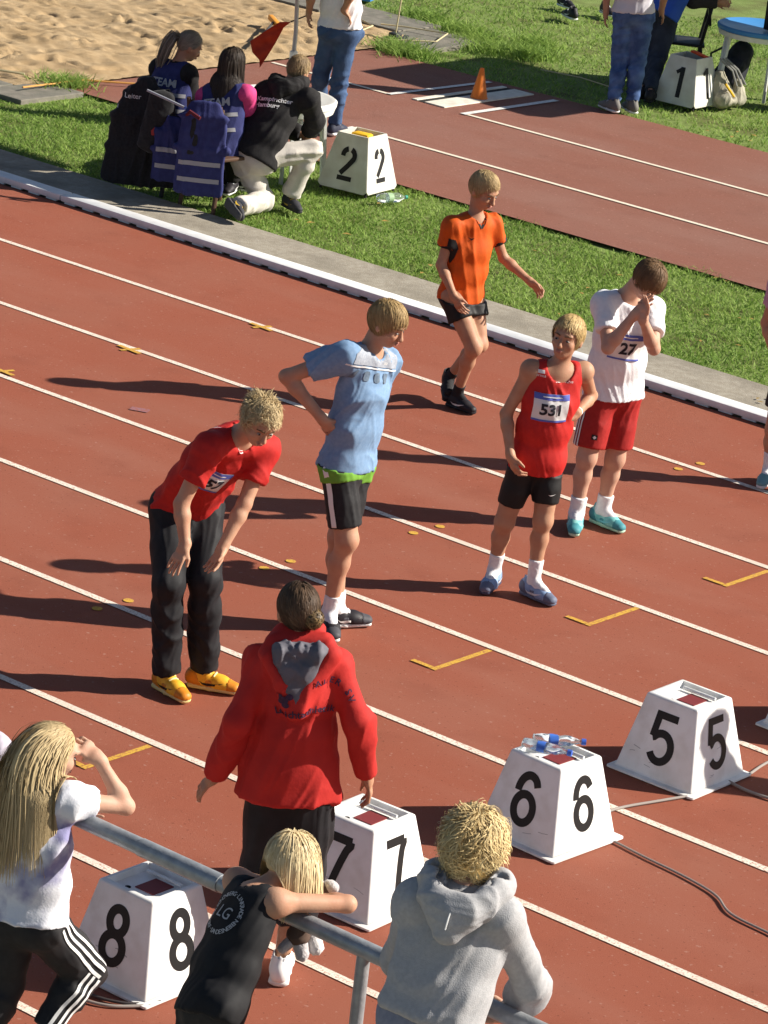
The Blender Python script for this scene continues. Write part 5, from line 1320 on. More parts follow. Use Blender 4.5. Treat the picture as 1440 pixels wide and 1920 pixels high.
            for (ca, cb, cr) in colliders:
                ca, cb = A3(ca), A3(cb); ab = cb-ca; tt = np.clip(((p-ca) @ ab)/(ab @ ab), 0, 1); cp = ca+tt[:, None]*ab; dv = p-cp; dl = np.linalg.norm(dv, axis=1); ii = dl < cr
                p[ii] = cp[ii]+dv[ii]/np.maximum(1e-6, dl[ii])[:, None]*cr
            pts.append(p.copy())
        T = np.stack(pts, 1); S_ = T.shape[1]
        if cull is not None:
            kp = (((T[:, -1]-A3(cull[0])) @ A3(cull[1])) < 0) | (T[:, -1, 2] > cull[0][2]-.04); T = T[kp]; nor = nor[kp]; nz = nz[kp]; n = len(T)
        t = np.linspace(0, 1, S_); rad = r*(1.15-.8*t**2)
        tang = np.gradient(T, axis=1); tang /= np.maximum(1e-9, np.linalg.norm(tang, axis=2))[..., None]
        ref = nor[:, None, :]-tang*(nor[:, None, :]*tang).sum(2)[..., None]; ref /= np.maximum(1e-9, np.linalg.norm(ref, axis=2))[..., None]; bi = np.cross(tang, ref)
        tw = rg.uniform(-.28, .28, n)[:, None, None]; bi = bi*np.cos(tw)+ref*np.sin(tw)
        V = np.stack([T-bi*rad[None, :, None], T+bi*rad[None, :, None]], 2)   # n, S, 2, xyz
        base = (np.arange(n)[:, None]*S_+np.arange(S_-1)[None, :])*2
        Qq = np.stack([base, base+1, base+3, base+2], -1).reshape(-1, 4)
        Vv = V.reshape(-1, 3)
        tone = np.clip(.52+.24*nz[:, 0]+rg.normal(0, .11, n), 0, 1); tn = np.repeat(tone, S_*2)
        if cap:
            VC = Vol(.006); VC.add(ell(cc, (rt, f, u), R*1.0+lift*.22), 0)
            VC.clip(c+f*.058*k+u*.048*k, f*1.0-u*.5)
            VC.clip(c-u*(.055)*k-f*.06*k, -u*1.0+f*.55)
            vc, qc = VC.nets(); o0 = len(Vv); Vv = np.concatenate([Vv, vc]); Qq = np.concatenate([Qq, qc+o0]); tn = np.concatenate([tn, np.full(len(vc), .45)])
        me = mesh_np('hair', Vv, Qq); at = me.attributes.new('tone', 'FLOAT', 'POINT'); at.data.foreach_set('value', tn.astype(np.float32))
        s.hairm = s.add('hair', me, m); return s.hairm

# ------------------------------------------------------------------ the cast
SK_A = skin((.50, .29, .19), 'fair'); SK_B = skin((.45, .255, .16), 'tan'); SK_C = skin((.53, .33, .235), 'pale')
M_bibw = mat('bib_paper', (.72, .72, .72), .6); M_bibb = mat('bib_blue', (.10, .13, .45), .6); M_bibn = mat('bib_number', (.02, .02, .03), .6)
def bib(F, num, c, right, up, w=.20, h=.155, size=.085):
    t = F.decal(F.topm, rect_geo(w, h, 10, 8), c, right, up, M_bibw, 'bib', .005, F.root)
    F.decal(F.topm, rect_geo(w, h*.20, 10, 2, (0, h*.40)), c, right, up, M_bibb, 'bib_band', .0075, t)
    F.decal(F.topm, rect_geo(w, h*.07, 10, 2, (0, -h*.465)), c, right, up, M_bibb, 'bib_band', .0075, t)
    F.decal(F.topm, text_geo_b(num, size), A3(c)-nrm(up)*h*.06, right, up, M_bibn, 'bib_number', .0085, t)
    F.decal(F.topm, rect_geo(w*.55, h*.035, 6, 1, (0, h*.40)), c, right, up, M_print, 'bib_sponsor', .0095, t)
    return t
def text_geo_b(txt, size, off=.035):
    cu = bpy.data.curves.new('print', 'FONT'); cu.body = txt; cu.size = size; cu.align_x = 'CENTER'; cu.align_y = 'CENTER'; cu.resolution_u = 3; cu.offset = off*size
    o = bpy.data.objects.new('print', cu); COL.objects.link(o)
    dg = bpy.context.evaluated_depsgraph_get(); ev = o.evaluated_get(dg); me = ev.to_mesh()
    v = np.array([x.co[:] for x in me.vertices]); f = [tuple(p.vertices) for p in me.polygons]
    ev.to_mesh_clear(); bpy.data.objects.remove(o); bpy.data.curves.remove(cu)
    return v[:, :2], f
SWOOSH = (np.array([(-.055, .012), (-.035, -.006), (-.01, -.012), (.03, -.002), (.075, .018), (.02, .006), (-.015, .003), (-.035, .002)]), [(0, 1, 7), (1, 2, 6, 7), (2, 3, 5, 6), (3, 4, 5)])
def strip_line(a, b, w, n=16, bend=0.0):
    return ribbon([(a[0]+(b[0]-a[0])*i/n+bend*math.sin(math.pi*i/n), a[1]+(b[1]-a[1])*i/n) for i in range(n+1)], w)

# boy 531
F = Figure('r531', 'blond boy in red singlet with bib 531 and black tights, hand on hip', SK_B, .95)
F.body(.0063, curl=(.5, .9))
M_red = mat('red_singlet', (.50, .020, .016), .7, (.44, .016, .014), 30, .15, 200)
F.top(M_red, hem=.10, e=.010, flare=.012, armhole=.62, name='singlet', amp=.008, wl=.14, neck=.085, neck_dn=.025, box=.8)
M_tights = mat('black_tights', (.012, .012, .013), .6)
F.bottom(M_tights, .70, e=.011, amp=.002, name='tights')
J = F.J
bib(F, '531', J['bib'], -F.rt, F.up, .19, .155)
F.decal(F.topm, text_geo('erima', .022), J['l1'], -F.rt, F.up, M_print, 'lettering')
F.decal(F.topm, rect_geo(.034, .018, 3, 2), J['l1']+F.up*.02, -F.rt, F.up, M_print, 'logo_mark')
F.decal(F.topm, text_geo('Stadtwerke', .022), J['l2'], -F.rt, F.up, M_print, 'lettering')
F.decal(F.topm, rect_geo(.028, .018, 3, 2), J['l2']+F.up*.02, -F.rt, F.up, mat('violet_mark', (.35, .25, .6), .6), 'logo_mark')
F.decal(F.botm, (SWOOSH[0]*.35, SWOOSH[1]), J['sw'], -F.rt, F.up, M_print, 'logo_mark')
for q in 'lr': F.sock(q, .64, M_sock)
M_shoe_b = mat('shoe_lightblue', (.20, .31, .52), .6, (.28, .40, .60), 30); M_shoe_bd = mat('shoe_greyblue', (.13, .15, .22), .6)
F.shoe('r', M_shoe_b, mat('sole_navy', (.05, .06, .11), .6), M_print, panel=M_shoe_bd); F.shoe('l', M_shoe_b, M_shoe_bd, M_print, panel=M_shoe_bd)
F.add('wristband', MB().lathe([(.027, -.012), (.029, 0), (.027, .012)], 20, cap0=False, cap1=False).mesh('wristband', True), M_print) if False else None
w = F.J['wl']; e = F.J['el']; d = nrm(w-e)
F.add('wristband', MB().tube([tuple(w-d*.035), tuple(w-d*.008)], .0275, 16).mesh('wristband', True), M_print)
F.hair((.36, .22, .075), (.70, .52, .25), length=.085, messy=.34, seed=3, lift=.012, fringe=.5, grav=.9, flow=(.35, .35, 0), lmin=.35, cling=.6)

# boy with face in hands, bib 27
F = Figure('r27', 'boy in white T-shirt and red shorts hiding his face in his hands', SK_C, 1.0)
F.body(.0063, curl=(.35, .35))
M_wt = mat('white_cotton', (.80, .80, .82), .85, (.74, .74, .77), 40, .2, 180)
F.top(M_wt, sleeve=.62, hem=.045, e=.012, flare=.022, sl_e=.02, amp=.013, wl=.13, name='t_shirt', box=1)
M_rs = mat('red_shorts', (.37, .020, .018), .7, (.32, .016, .014), 40, .15, 200)
F.bottom(M_rs, .80, e=.018, flare=.012, amp=.006)
J = F.J
bib(F, '27', J['bib'], -F.rt, F.up, .19, .155, .095)
hp, kn = J['hpr'], J['kr']; d = nrm(kn-hp)
side = nrm(np.cross(F.rt, d)); outr = nrm(F.rt*.75+F.tf*.45)
for i in range(3):
    F.decal(F.botm, rect_geo(.011, .26, 1, 12, ((i-1)*.024, 0)), hp*.45+kn*.55+F.rt*.09+d*.0, np.cross(-d, outr), -d, M_print, 'stripe', .004, back=.15)
F.decal(F.botm, rect_geo(.035, .03, 2, 2), J['crest'], np.cross(-d, nrm(F.tf+F.rt*.3)), -d, M_tights, 'crest', .005)
F.decal(F.botm, (np.array([(0, .011), (.011, 0), (0, -.011), (-.011, 0)]), [(0, 1, 2, 3)]), J['crest'], np.cross(-d, nrm(F.tf+F.rt*.3)), -d, M_print, 'crest_mark', .0075)
for q in 'lr': F.sock(q, .70, M_sock, .009)
M_teal = mat('shoe_teal', (.12, .45, .46), .55, (.30, .62, .58), 25)
for q in 'lr': F.shoe(q, M_teal, mat('sole_mint', (.45, .68, .52), .6), mat('accent_cyan', (.2, .6, .7), .5), panel=mat('shoe_teal_dark', (.06, .26, .30), .6))
F.hair((.085, .048, .025), (.26, .15, .07), length=.085, messy=.25, seed=5, lift=.013, fringe=1.0, grav=.7, flow=(.3, .5, 0), lmin=.4, cling=.6)

# boy in orange, walking
F = Figure('orange', 'boy walking in orange jersey with black trim and black shorts', SK_B, .95)
F.body(.0063, curl=(.9, .5))
M_or = mat('orange_jersey', (.60, .092, .006), .7, (.54, .078, .005), 30, .15, 200)
F.top(M_or, sleeve=.52, hem=.05, e=.014, flare=.012, sl_e=.02, amp=.011, wl=.13, name='jersey', vneck=.045, box=.9)
F.bottom(M_tights, .42, e=.014, flare=.012, amp=.004)
J = F.J
for q in 'lr':
    a, b = J['s'+q], J['e'+q]; d = nrm(b-a); t = a+(b-a)*.50; V = Vol(.006)
    V.add(cone(t-d*.03, t+d*.03, .0475*F.scale+.021, .0465*F.scale+.021, clips=[(t-d*.012, -d), (t+d*.014, d)]), 0); v, qq = V.nets(); F.put('cuff', v, qq, M_tights, F.topm)
gp = [(-.03, .06), (.02, .05), (.05, -.02), (.03, -.10), (-.005, -.16), (-.03, -.10)]
F.decal(F.topm, (np.array(gp)*.8, [tuple(range(6))]), J['sr']*.5+J['chs']*.5+F.rt*.07-F.up*.03+F.tf*.03, np.cross(F.up, nrm(F.rt*.8+F.tf*.6)), F.up, M_tights, 'side_panel', .004)
for sgn in (-1, 1):
    F.decal(F.topm, strip_line((sgn*.062, .055), (0, -.045), .012), J['nek']+F.tf*.10-F.up*.015, -F.rt, F.up, M_tights, 'collar_trim', .004)
F.decal(F.topm, (np.array([(-.02, .01), (0, .002), (.02, .01), (.0, -.01)]), [(0, 1, 2, 3)]), J['chs']+F.up*.10+F.tf*.1+F.rt*.06, -F.rt, F.up, M_tights, 'logo_mark', .004)
for q in 'lr': F.sock(q, .80, M_sock_k)
M_bkshoe = mat('shoe_black', (.02, .018, .022), .55)
F.shoe('r', M_bkshoe, M_bkshoe, M_sole)
tl, al = J['tl'], J['al']; F.shoe('l', M_bkshoe, M_bkshoe, M_sole, up=tuple(nrm(np.cross(np.cross(tl-al, (0, 0, 1)), tl-al))))
F.hair((.30, .19, .08), (.58, .43, .22), length=.075, messy=.32, seed=8, lift=.011, fringe=.55, grav=.8, flow=(-.2, .4, 0), lmin=.35, cling=.6)

# tall boy in blue
F = Figure('blue', 'tall boy in light blue T-shirt and black shorts, hand on his back', SK_A, 1.0, girth=.94)
F.body(.0063, curl=(.5, .5))
M_blue = mat('blue_melange', (.165, .275, .44), .8, (.20, .315, .48), 60, .1, 200)
F.top(M_blue, sleeve=.60, hem=.038, e=.012, flare=.016, sl_e=.022, amp=.020, wl=.15, name='t_shirt', foldax=F.up*.8+F.tf*.5, box=1)
M_bks = mat('black_shorts', (.016, .016, .018), .7, (.022, .022, .024), 30)
F.bottom(M_bks, .80, e=.013, flare=.010, amp=.005)
J = F.J
M_lime = mat('lime_cloth', (.15, .34, .04), .8)
keep = F.botm; lime = F.bottom(M_lime, .18, e=.018, amp=.004, name='shirt_tail', up=.04); F.botm = keep
M_greyp = mat('grey_yoke', (.27, .30, .36), .8, (.36, .39, .44), 90)
M_block = mat('print_block', (.11, .16, .23), .8, (.16, .21, .27), 90)
pr = nrm(-F.rt*.95+F.tf*.1); cc = J['pr']+F.up*.045
F.decal(F.topm, rect_geo(.40, .008, 22, 1, (0, -.012)), J['pr']+F.up*.055, -F.rt, F.up, M_print, 'white_line', .005)
for i, dx in enumerate((-.105, -.035, .035, .105)):
    g = (np.array([(dx+x*.018, -.052+y*.026) for x, y in ((-1, -.6), (-.6, -1), (.6, -1), (1, -.6), (1, .6), (.6, 1), (-.6, 1), (-1, .6))]), [tuple(range(8))])
    F.decal(F.topm, g, J['pr']+F.up*.05, -F.rt, F.up, M_block, 'print_block', .004)
g = [(-.17, -.005), (.20, -.005), (.20, .06), (.10, .10), (-.08, .10), (-.16, .05)]
F.decal(F.topm, (np.array(g), [tuple(range(6))]), J['pr']+F.up*.058, -F.rt, F.up, M_greyp, 'yoke', .0035, maxlen=.03)
F.decal(F.topm, text_geo('888', .02), J['pr']+F.up*.075-F.rt*.09, -F.rt, F.up, M_print, 'lettering', .005)
hp, kn = J['hpr'], J['kr']; d = nrm(kn-hp); o_ = nrm(F.rt*.85-F.tf*.25)
F.decal(F.botm, rect_geo(.030, .36, 1, 14), hp*.55+kn*.45+F.rt*.08, np.cross(-d, o_), -d, M_print, 'stripe', .004, back=.15)
for q in 'lr': F.sock(q, .74, M_sock)
M_dgrey = mat('shoe_darkgrey', (.06, .06, .07), .6)
F.shoe('r', M_bkshoe, M_sole, M_sole, panel=M_dgrey); F.shoe('l', M_bkshoe, M_sole, M_sole, panel=M_dgrey)
F.hair((.20, .12, .05), (.52, .36, .16), length=.095, messy=.22, seed=12, lift=.013, fringe=.85, grav=.9, flow=(.15, .5, 0), lmin=.4, cling=.6)

# boy bending forward, red shirt
F = Figure('redbend', 'boy in red T-shirt and black trousers bent forward with hands on knees', SK_A, 1.0)
F.body(.0063, curl=(.35, .15))
M_redt = mat('red_shirt', (.47, .020, .017), .75, (.41, .016, .014), 30, .15, 200)
F.top(M_redt, sleeve=.60, hem=.03, e=.014, flare=.014, sl_e=.022, amp=.012, wl=.14, name='t_shirt', box=.8)
M_blk = mat('black_trousers', (.010, .010, .012), .7, (.014, .014, .017), 20)
F.bottom(M_blk, 1.0, .98, e=.018, knee_e=.020, flare=.012, amp=.016, wl=.15, name='trousers', tuck=False)
J = F.J
bib(F, '757', J['bib'], nrm(-F.rt), F.up, .20, .15, .09)
F.decal(F.topm, ribbon(arc(0, 0, .022, .022, 0, 360, 16)[:-1], .014, True), J['badge'], -F.rt, F.up, mat('badge_pink', (.75, .55, .55), .6), 'badge', .005)
for sg in (-1, 1): F.decal(F.topm, rect_geo(.012, .16, 1, 8, (sg*.006, 0)), J['nek']*.6+J['sr']*.4-F.tf*.04+F.up*.08, F.rt, -F.tf, M_print, 'shoulder_stripe', .004) if sg > 0 else None
for q in 'lr':
    V = Vol(.006); a = J['a'+q]; V.add(cone(a+A3((0, 0, -.03)), a+A3((0, 0, .05)), .042, .042), 0); v, qq = V.nets(); F.put('sock', v, qq, M_sock_k)
M_ysh = mat('shoe_yellow', (.78, .36, .02), .5, (.82, .50, .05), 20)
for q in 'lr': F.shoe(q, M_ysh, mat('sole_yellow', (.75, .60, .25), .6), M_bkshoe, lace=mat('lace_pale', (.8, .7, .35), .7), panel=mat('shoe_orange', (.62, .22, .02), .5))
F.hair((.30, .20, .09), (.70, .56, .32), length=.085, messy=.8, seed=15, lift=.024, fringe=.7, grav=.3, curl=.4, flow=(.1, .35, 0), cling=.15, lmin=.35)

def arc_text(txt, R, a0, a1, size, flip=False, bold_=.02):
    """letters set around a circle of radius R from angle a0 to a1 (degrees)"""
    gs = []; n = len(txt)
    for i, ch in enumerate(txt):
        if ch == ' ': continue
        v, f = text_geo_b(ch, size, bold_)
        if not len(v): continue
        a = math.radians(a0+(a1-a0)*(i/(n-1))); th = a-math.pi/2 if not flip else a+math.pi/2
        c, s_ = math.cos(th), math.sin(th); v = np.asarray(v) @ np.array([[c, s_], [-s_, c]])+[R*math.cos(a), R*math.sin(a)]
        gs.append((v, f))
    return merge(*gs)
M_jacket = mat('red_jacket', (.47, .024, .019), .8, (.42, .020, .017), 12, .12, 60, spec=.35)
M_hoodin = mat('hood_lining', (.13, .125, .15), .7, (.10, .10, .12), 15)
M_navyprint = mat('dark_print', (.045, .02, .05), .7)
# woman in the red rain jacket
F = Figure('coach', 'woman in red hooded rain jacket seen from behind, dark hair pinned up', SK_B, .93, lod=1.15)
F.body(.0075, curl=(.5, .8))
J = F.J; u, rt, bk = F.up, F.rt, -F.tf
hood = [(cone(J['nek']+bk*.055+u*.02-rt*.10, J['nek']+bk*.055+u*.02+rt*.10, .040, .040), .05), (cone(J['nek']+bk*.10-u*.02-rt*.125, J['nek']+bk*.14-u*.225, .032, .030), .05), (cone(J['nek']+bk*.10-u*.02+rt*.125, J['nek']+bk*.14-u*.225, .032, .030), .05),
        (cone(J['nek']+u*.04-rt*.06, J['nek']+u*.04+rt*.06, .045, .045), .03)]
# wide bell-shaped body of the jacket
bell = [(cone(J['chs']*.4+J['pel']*.6, J['pel']-u*.17, .105, .135, rt, 1.45, 1.62), .05)]
F.top(M_jacket, sleeve=1.0, fore=.96, hem=.155, e=.011, sl_e=.013, flare=.02, amp=.026, wl=.20, name='rain_jacket', box=.6, extra=hood+bell, neck=.058, h=.008, seed=5)
V = Vol(.007)
for sg in (-1, 1): V.add(cone(J['nek']+bk*.115+u*.005+rt*.075*sg, J['nek']+bk*.150-u*.195, .034, .020), .03)
V.add(cone(J['nek']+bk*.11+u*.0-rt*.06, J['nek']+bk*.11+u*.0+rt*.06, .036, .036), .03); V.add(cone(J['nek']+bk*.130-u*.07-rt*.02, J['nek']+bk*.130-u*.07+rt*.02, .036, .036), .04)
v, q = V.nets(); v = folds(v, q, .020, .08, u, 2, 7); F.put('hood_lining', v, q, M_hoodin, F.topm)
F.bottom(M_blk, 1.0, .55, e=.045, knee_e=.055, flare=.02, amp=.018, wl=.16, name='wide_trousers')
F.decal(F.topm, arc_text('ALER SV', .13, 95, 20, .038), J['txt1']-u*.085-rt*.02, rt, u, M_navyprint, 'lettering', .006, maxlen=.012)
F.decal(F.topm, arc_text('Leichtathletik', .45, 104, 76, .042), J['txt2']-u*.45-rt*.02, rt, u, M_navyprint, 'lettering', .006, maxlen=.012)
for sx, sy, r_ in ((-.085, .035, .022), (-.06, .05, .016), (-.075, .015, .015), (-.10, .055, .013)):
    F.decal(F.topm, (np.array(arc(sx, sy, r_, r_*.8, 0, 360, 8)[:-1]), [tuple(range(8))]), J['txt2']+u*.02-rt*.05, rt, u, M_navyprint, 'crest_mark', .006)
for q in 'lr': F.shoe(q, mat('shoe_white', (.80, .80, .80), .6), M_sole, M_sole, swoosh=False)
F.hair((.035, .021, .013), (.13, .078, .045), length=.11, messy=.18, seed=21, lift=.010, grav=.1, flow=(0, -1.0, -.2), n=4500, cling=.95)
def bun(F, c, R, col, col2, n=500, seed=3, wild=.5):
    rg = np.random.default_rng(seed); V = []; Q = []; tn = []
    for i in range(n):
        a = nrm(rg.normal(size=3)); b = nrm(np.cross(a, rg.normal(size=3))); ph = rg.uniform(0, 6.28); L = rg.uniform(1.5, 3.5); rr = R*rg.uniform(.75, 1.15); tone = rg.uniform(0, 1)
        pts = [A3(c)+(a*math.cos(ph+L*t)+b*math.sin(ph+L*t))*rr*(1+wild*.25*math.sin(4*t+ph)) for t in np.linspace(0, 1, 8)]
        nn = np.cross(a, b); o0 = len(V)
        for k, p in enumerate(pts):
            w = .0024*(1-.6*abs(k/7-.5)*2); V += [p-nn*w, p+nn*w]; tn += [tone, tone]
        Q += [(o0+2*k, o0+2*k+1, o0+2*k+3, o0+2*k+2) for k in range(7)]
    VC = Vol(.006); VC.add(ell(c, np.eye(3), (R*.9,)*3), 0); vc, qc = VC.nets(); o0 = len(V); V = np.concatenate([np.array(V), vc]); Q = np.concatenate([np.array(Q), qc+o0]); tn += [.3]*len(vc)
    me = mesh_np('hair_bun', V, Q); at = me.attributes.new('tone', 'FLOAT', 'POINT'); at.data.foreach_set('value', np.array(tn, np.float32))
    return F.add('hair_bun', me, mat('hair_bun_%d' % seed, col, .5, col2, attr='tone', spec=.45))
bun(F, J['hed']-F.hf*.085-F.hu*.02+F.hs*.035, .038, (.05, .03, .015), (.26, .17, .07), seed=4)

# child in black tank top leaning on the rail
F = Figure('kid', 'blond child in black club tank top with head down on the rail', SK_A, 1.0, headk=.95, girth=.90)
F.body(.006, curl=(.5, .5)); J = F.J
M_tank = mat('black_tank', (.010, .010, .012), .75, (.014, .014, .016), 20)
F.top(M_tank, hem=.07, e=.011, flare=.012, armhole=.55, name='tank_top', amp=.010, wl=.13, neck=.075, box=.7)
F.bottom(M_bks, .75, e=.016, flare=.01, amp=.012)
bk = -F.tf
c0 = J['chs']*.55+J['nek']*.45+bk*.1
M_greyprint = mat('grey_print', (.42, .42, .43), .6)
F.decal(F.topm, arc_text('SCHÖNBERG·LINKRADE', .072, 172, 8, .022), c0-F.up*.03, F.rt, F.up, M_greyprint, 'lettering', .004, maxlen=.01)
F.decal(F.topm, arc_text('WENTORF·SANDESNEBEN', .072, 188, 352, .022, True), c0-F.up*.03, F.rt, F.up, M_greyprint, 'lettering', .004, maxlen=.01)
F.decal(F.topm, text_geo('LG', .062), c0-F.up*.03, F.rt, F.up, M_greyprint, 'lettering', .004)
F.decal(F.topm, strip_line((.075, .03), (.105, -.03), .008), J['nek']*.62+J['sr']*.38+bk*.08-F.up*.01, F.rt, F.up, M_print, 'piping', .005)
F.decal(F.topm, strip_line((-.105, .0), (-.06, .045), .007), J['nek']*.62+J['sl']*.38+bk*.08-F.up*.01, F.rt, F.up, M_greyprint, 'piping', .005)
hp, kn = J['hpr'], J['kr']
for q in 'lr': F.shoe(q, M_bkshoe, M_sole, M_sole)
col = [(J['nek'], J['pel'], .10), (J['sl'], J['sr'], .055)]
F.hair((.42, .29, .12), (.82, .68, .42), length=.18, style='long', messy=.35, seed=31, lift=.014, grav=.9, fringe=.9, n=5000, colliders=col, r=.0016, face_lo=.0, lmin=.8, flow=(0, .15, 0))
# plush toy held under the arm, hanging over the rail
M_plush = mat('plush_grey', (.42, .39, .40), .95, (.55, .52, .52), 40, .5, 150, sheen=.4); M_plushw = mat('plush_white', (.75, .73, .72), .95, (.66, .64, .64), 40, .4, 150); M_plushb = mat('plush_brown', (.10, .065, .05), .95)
pt = PLUSH
t = thing('plush_toy', 'grey and white plush animal dangling over the rail under the child\'s arm', 'plush toy', pt['body'])
def pl(name, pr, m):
    V = Vol(.005)
    for p, k in pr: V.add(p, k)
    v, q = V.nets(); v = folds(v, q, .003, .03, (0, 0, 1), 1, 4); return under(t, mesh_np(name, v, q), name, m)
P_ = {k: A3(v) for k, v in pt.items()}
pl('plush_head', [(cone(P_['head'], P_['head2'], .030, .028), .0)], M_plushb)
for k in ('ear1', 'ear2'): pl('plush_ear', [(ell(P_[k], np.eye(3), (.034, .024, .022)), 0)], M_plush if k == 'ear2' else M_plushw)
pl('plush_body', [(cone(P_['top'], P_['body'], .030, .042), 0)], M_plushb)
pl('plush_leg', [(cone(P_['body'], P_['legA'], .030, .024), 0)], M_plush); pl('plush_leg', [(cone(P_['body'], P_['legB'], .022, .018), 0)], M_plush)
pl('plush_leg', [(cone(P_['top2'], P_['legC'], .026, .028), 0)], M_plushw)

# girl with long blond hair, elbow on the rail
F = Figure('girl', 'girl with very long blond hair in tie-dyed T-shirt, elbow on the rail', SK_C, .90, headk=.93)
F.body(.006, curl=(.5, .9)); J = F.J
M_tie = mat('tie_dye', (.74, .75, .80), .85, (.24, .23, .40), 6.5, .15, 120, lo=.46, hi=.64)
F.top(M_tie, sleeve=.42, hem=.02, e=.018, flare=.02, sl_e=.024, amp=.012, wl=.14, name='t_shirt', box=.8)
M_track = mat('track_trousers', (.016, .016, .018), .7, (.022, .022, .024), 25)
F.bottom(M_track, 1.0, .95, e=.020, knee_e=.018, amp=.014, wl=.14, name='track_trousers')
hp, kn, an = J['hpr'], J['kr'], J['ar']; d = nrm(kn-hp); d2 = nrm(an-kn)
vw = nrm(A3(cam.location)-kn) if False else nrm(A3((0, -18.93, 6.33))-kn)
o_ = nrm(F.rt*.8-F.tf*.1+A3((0, 0, .35))); o1 = nrm(o_-d*(o_ @ d)); o2 = nrm(o_-d2*(o_ @ d2))
for i in range(3):
    F.decal(F.botm, rect_geo(.0115, .30, 1, 16, ((i-1)*.026, 0)), hp*.5+kn*.5+o1*.08, np.cross(-d, o1), -d, M_print, 'stripe', .004, back=.12)
    F.decal(F.botm, rect_geo(.0115, .27, 1, 14, ((i-1)*.026, 0)), kn*.5+an*.5+o2*.06, np.cross(-d2, o2), -d2, M_print, 'stripe', .004, back=.12)
for q in 'lr': F.shoe(q, M_bkshoe, M_sole, M_sole)
col = [(J['nek']-F.up*.03, J['pel'], .145), (J['sl'], J['sr'], .085), (J['nek'], J['hed'], .06)]
F.hair((.22, .145, .07), (.68, .53, .29), length=.52, style='long', messy=.38, seed=41, lift=.006, grav=.8, n=5200, colliders=col, r=.0016, lmin=.7, flow=(-.1, -.5, 0), face_lo=.03, drop=7, crown=(.1, .72, .69), cull=(J['nek']+F.tf*.03, F.tf))

# person in grey hoodie
M_hood = mat('grey_fleece', (.36, .36, .37), .9, (.41, .41, .42), 70, .25, 240)
M_pant = mat('blue_grey_sweatpants', (.20, .22, .29), .9, (.24, .26, .33), 50, .2, 200)
F = Figure('hoodie', 'person with curly blond hair in grey hoodie leaning on the rail', SK_C, .94, lod=1.15)
F.body(.008, curl=(.5, .5)); J = F.J; bk = -F.tf; u, rt = F.up, F.rt
hd = [(cone(J['nek']+bk*.05+u*.01-rt*.10, J['nek']+bk*.05+u*.01+rt*.10, .045, .045), .04), (cone(J['nek']+bk*.085-u*.03-rt*.10, J['nek']+bk*.11-u*.10, .045, .038), .04), (cone(J['nek']+bk*.085-u*.03+rt*.10, J['nek']+bk*.11-u*.10, .045, .038), .04), (cone(J['nek']+bk*.06+u*.05-rt*.07, J['nek']+bk*.06+u*.05+rt*.07, .032, .032), .02)]
F.top(M_hood, sleeve=1.0, fore=.95, hem=.0, e=.015, sl_e=.017, flare=.01, amp=.018, wl=.18, name='hoodie', box=1.0, h=.008, neck=.062, seed=3)
F.hood(M_hood, .106, .036, .13, seed=6)
F.add('hood_cord', MB().tube([tuple(J['nek']+bk*.165-u*.03), tuple(J['nek']+bk*.185-u*.07), tuple(J['nek']+bk*.185-u*.11)], .003, 6).mesh('hood_cord', True), M_print, F.topm)
F.bottom(M_pant, 1.0, .95, e=.024, knee_e=.022, amp=.012, wl=.14, name='sweatpants', up=.02)
V = Vol(.008); V.add(cone(J['pel']-u*.06, J['pel']+u*.03, .100*F.scale+.016, .096*F.scale+.014, F.hrt, 1.54, 1.52, clips=[(J['pel']-u*.05, -u), (J['pel']+u*.012, u)]), 0); v, q = V.nets(); v = folds(v, q, .006, .08, u, 2, 3); F.put('waistband', v, q, M_tank)
for q in 'lr': F.shoe(q, M_bkshoe, M_sole, M_sole)
F.hair((.36, .24, .09), (.84, .67, .36), length=.15, messy=.55, seed=51, lift=.030, grav=.55, curl=.55, wh=.75, n=6000, r=.0016, back_lo=-.09, lmin=.35, cling=.35)

# person at the left edge
M_lil = mat('lilac_fleece', (.40, .37, .44), .9, (.45, .42, .49), 50, .2, 200)
F = Figure('lilac', 'person in lilac-grey sweatshirt cut off by the left edge', SK_C, 1.0, lod=1.5)
F.body(.009); F.top(M_lil, sleeve=1.0, fore=.95, hem=.03, e=.022, sl_e=.024, amp=.012, wl=.15, name='sweatshirt', h=.009); F.bottom(M_tank, 1.0, .95, e=.02, amp=.01, name='trousers', h=.009)
for q in 'lr': F.shoe(q, M_bkshoe, M_sole, M_sole, swoosh=False)
F.hair((.12, .08, .05), (.3, .2, .12), length=.1, n=1200, seed=61)

# runner cut off by the right edge
M_pinkt = mat('pink_shirt', (.48, .28, .40), .8, (.42, .24, .36), 30, .15, 150)
F = Figure('pink', 'runner in pink shirt and teal shoes cut off by the right edge', SK_B, 1.0, lod=1.5)
F.body(.007); F.top(M_pinkt, sleeve=.55, hem=.03, e=.015, flare=.015, amp=.010, name='t_shirt'); F.bottom(M_bks, .6, e=.014, flare=.01)
for q in 'lr': F.sock(q, .55, M_sock); F.shoe(q, mat('shoe_dusty_teal', (.16, .33, .36), .6), M_sole, M_sole)
F.hair((.12, .08, .05), (.3, .2, .12), length=.08, n=1200, seed=62)

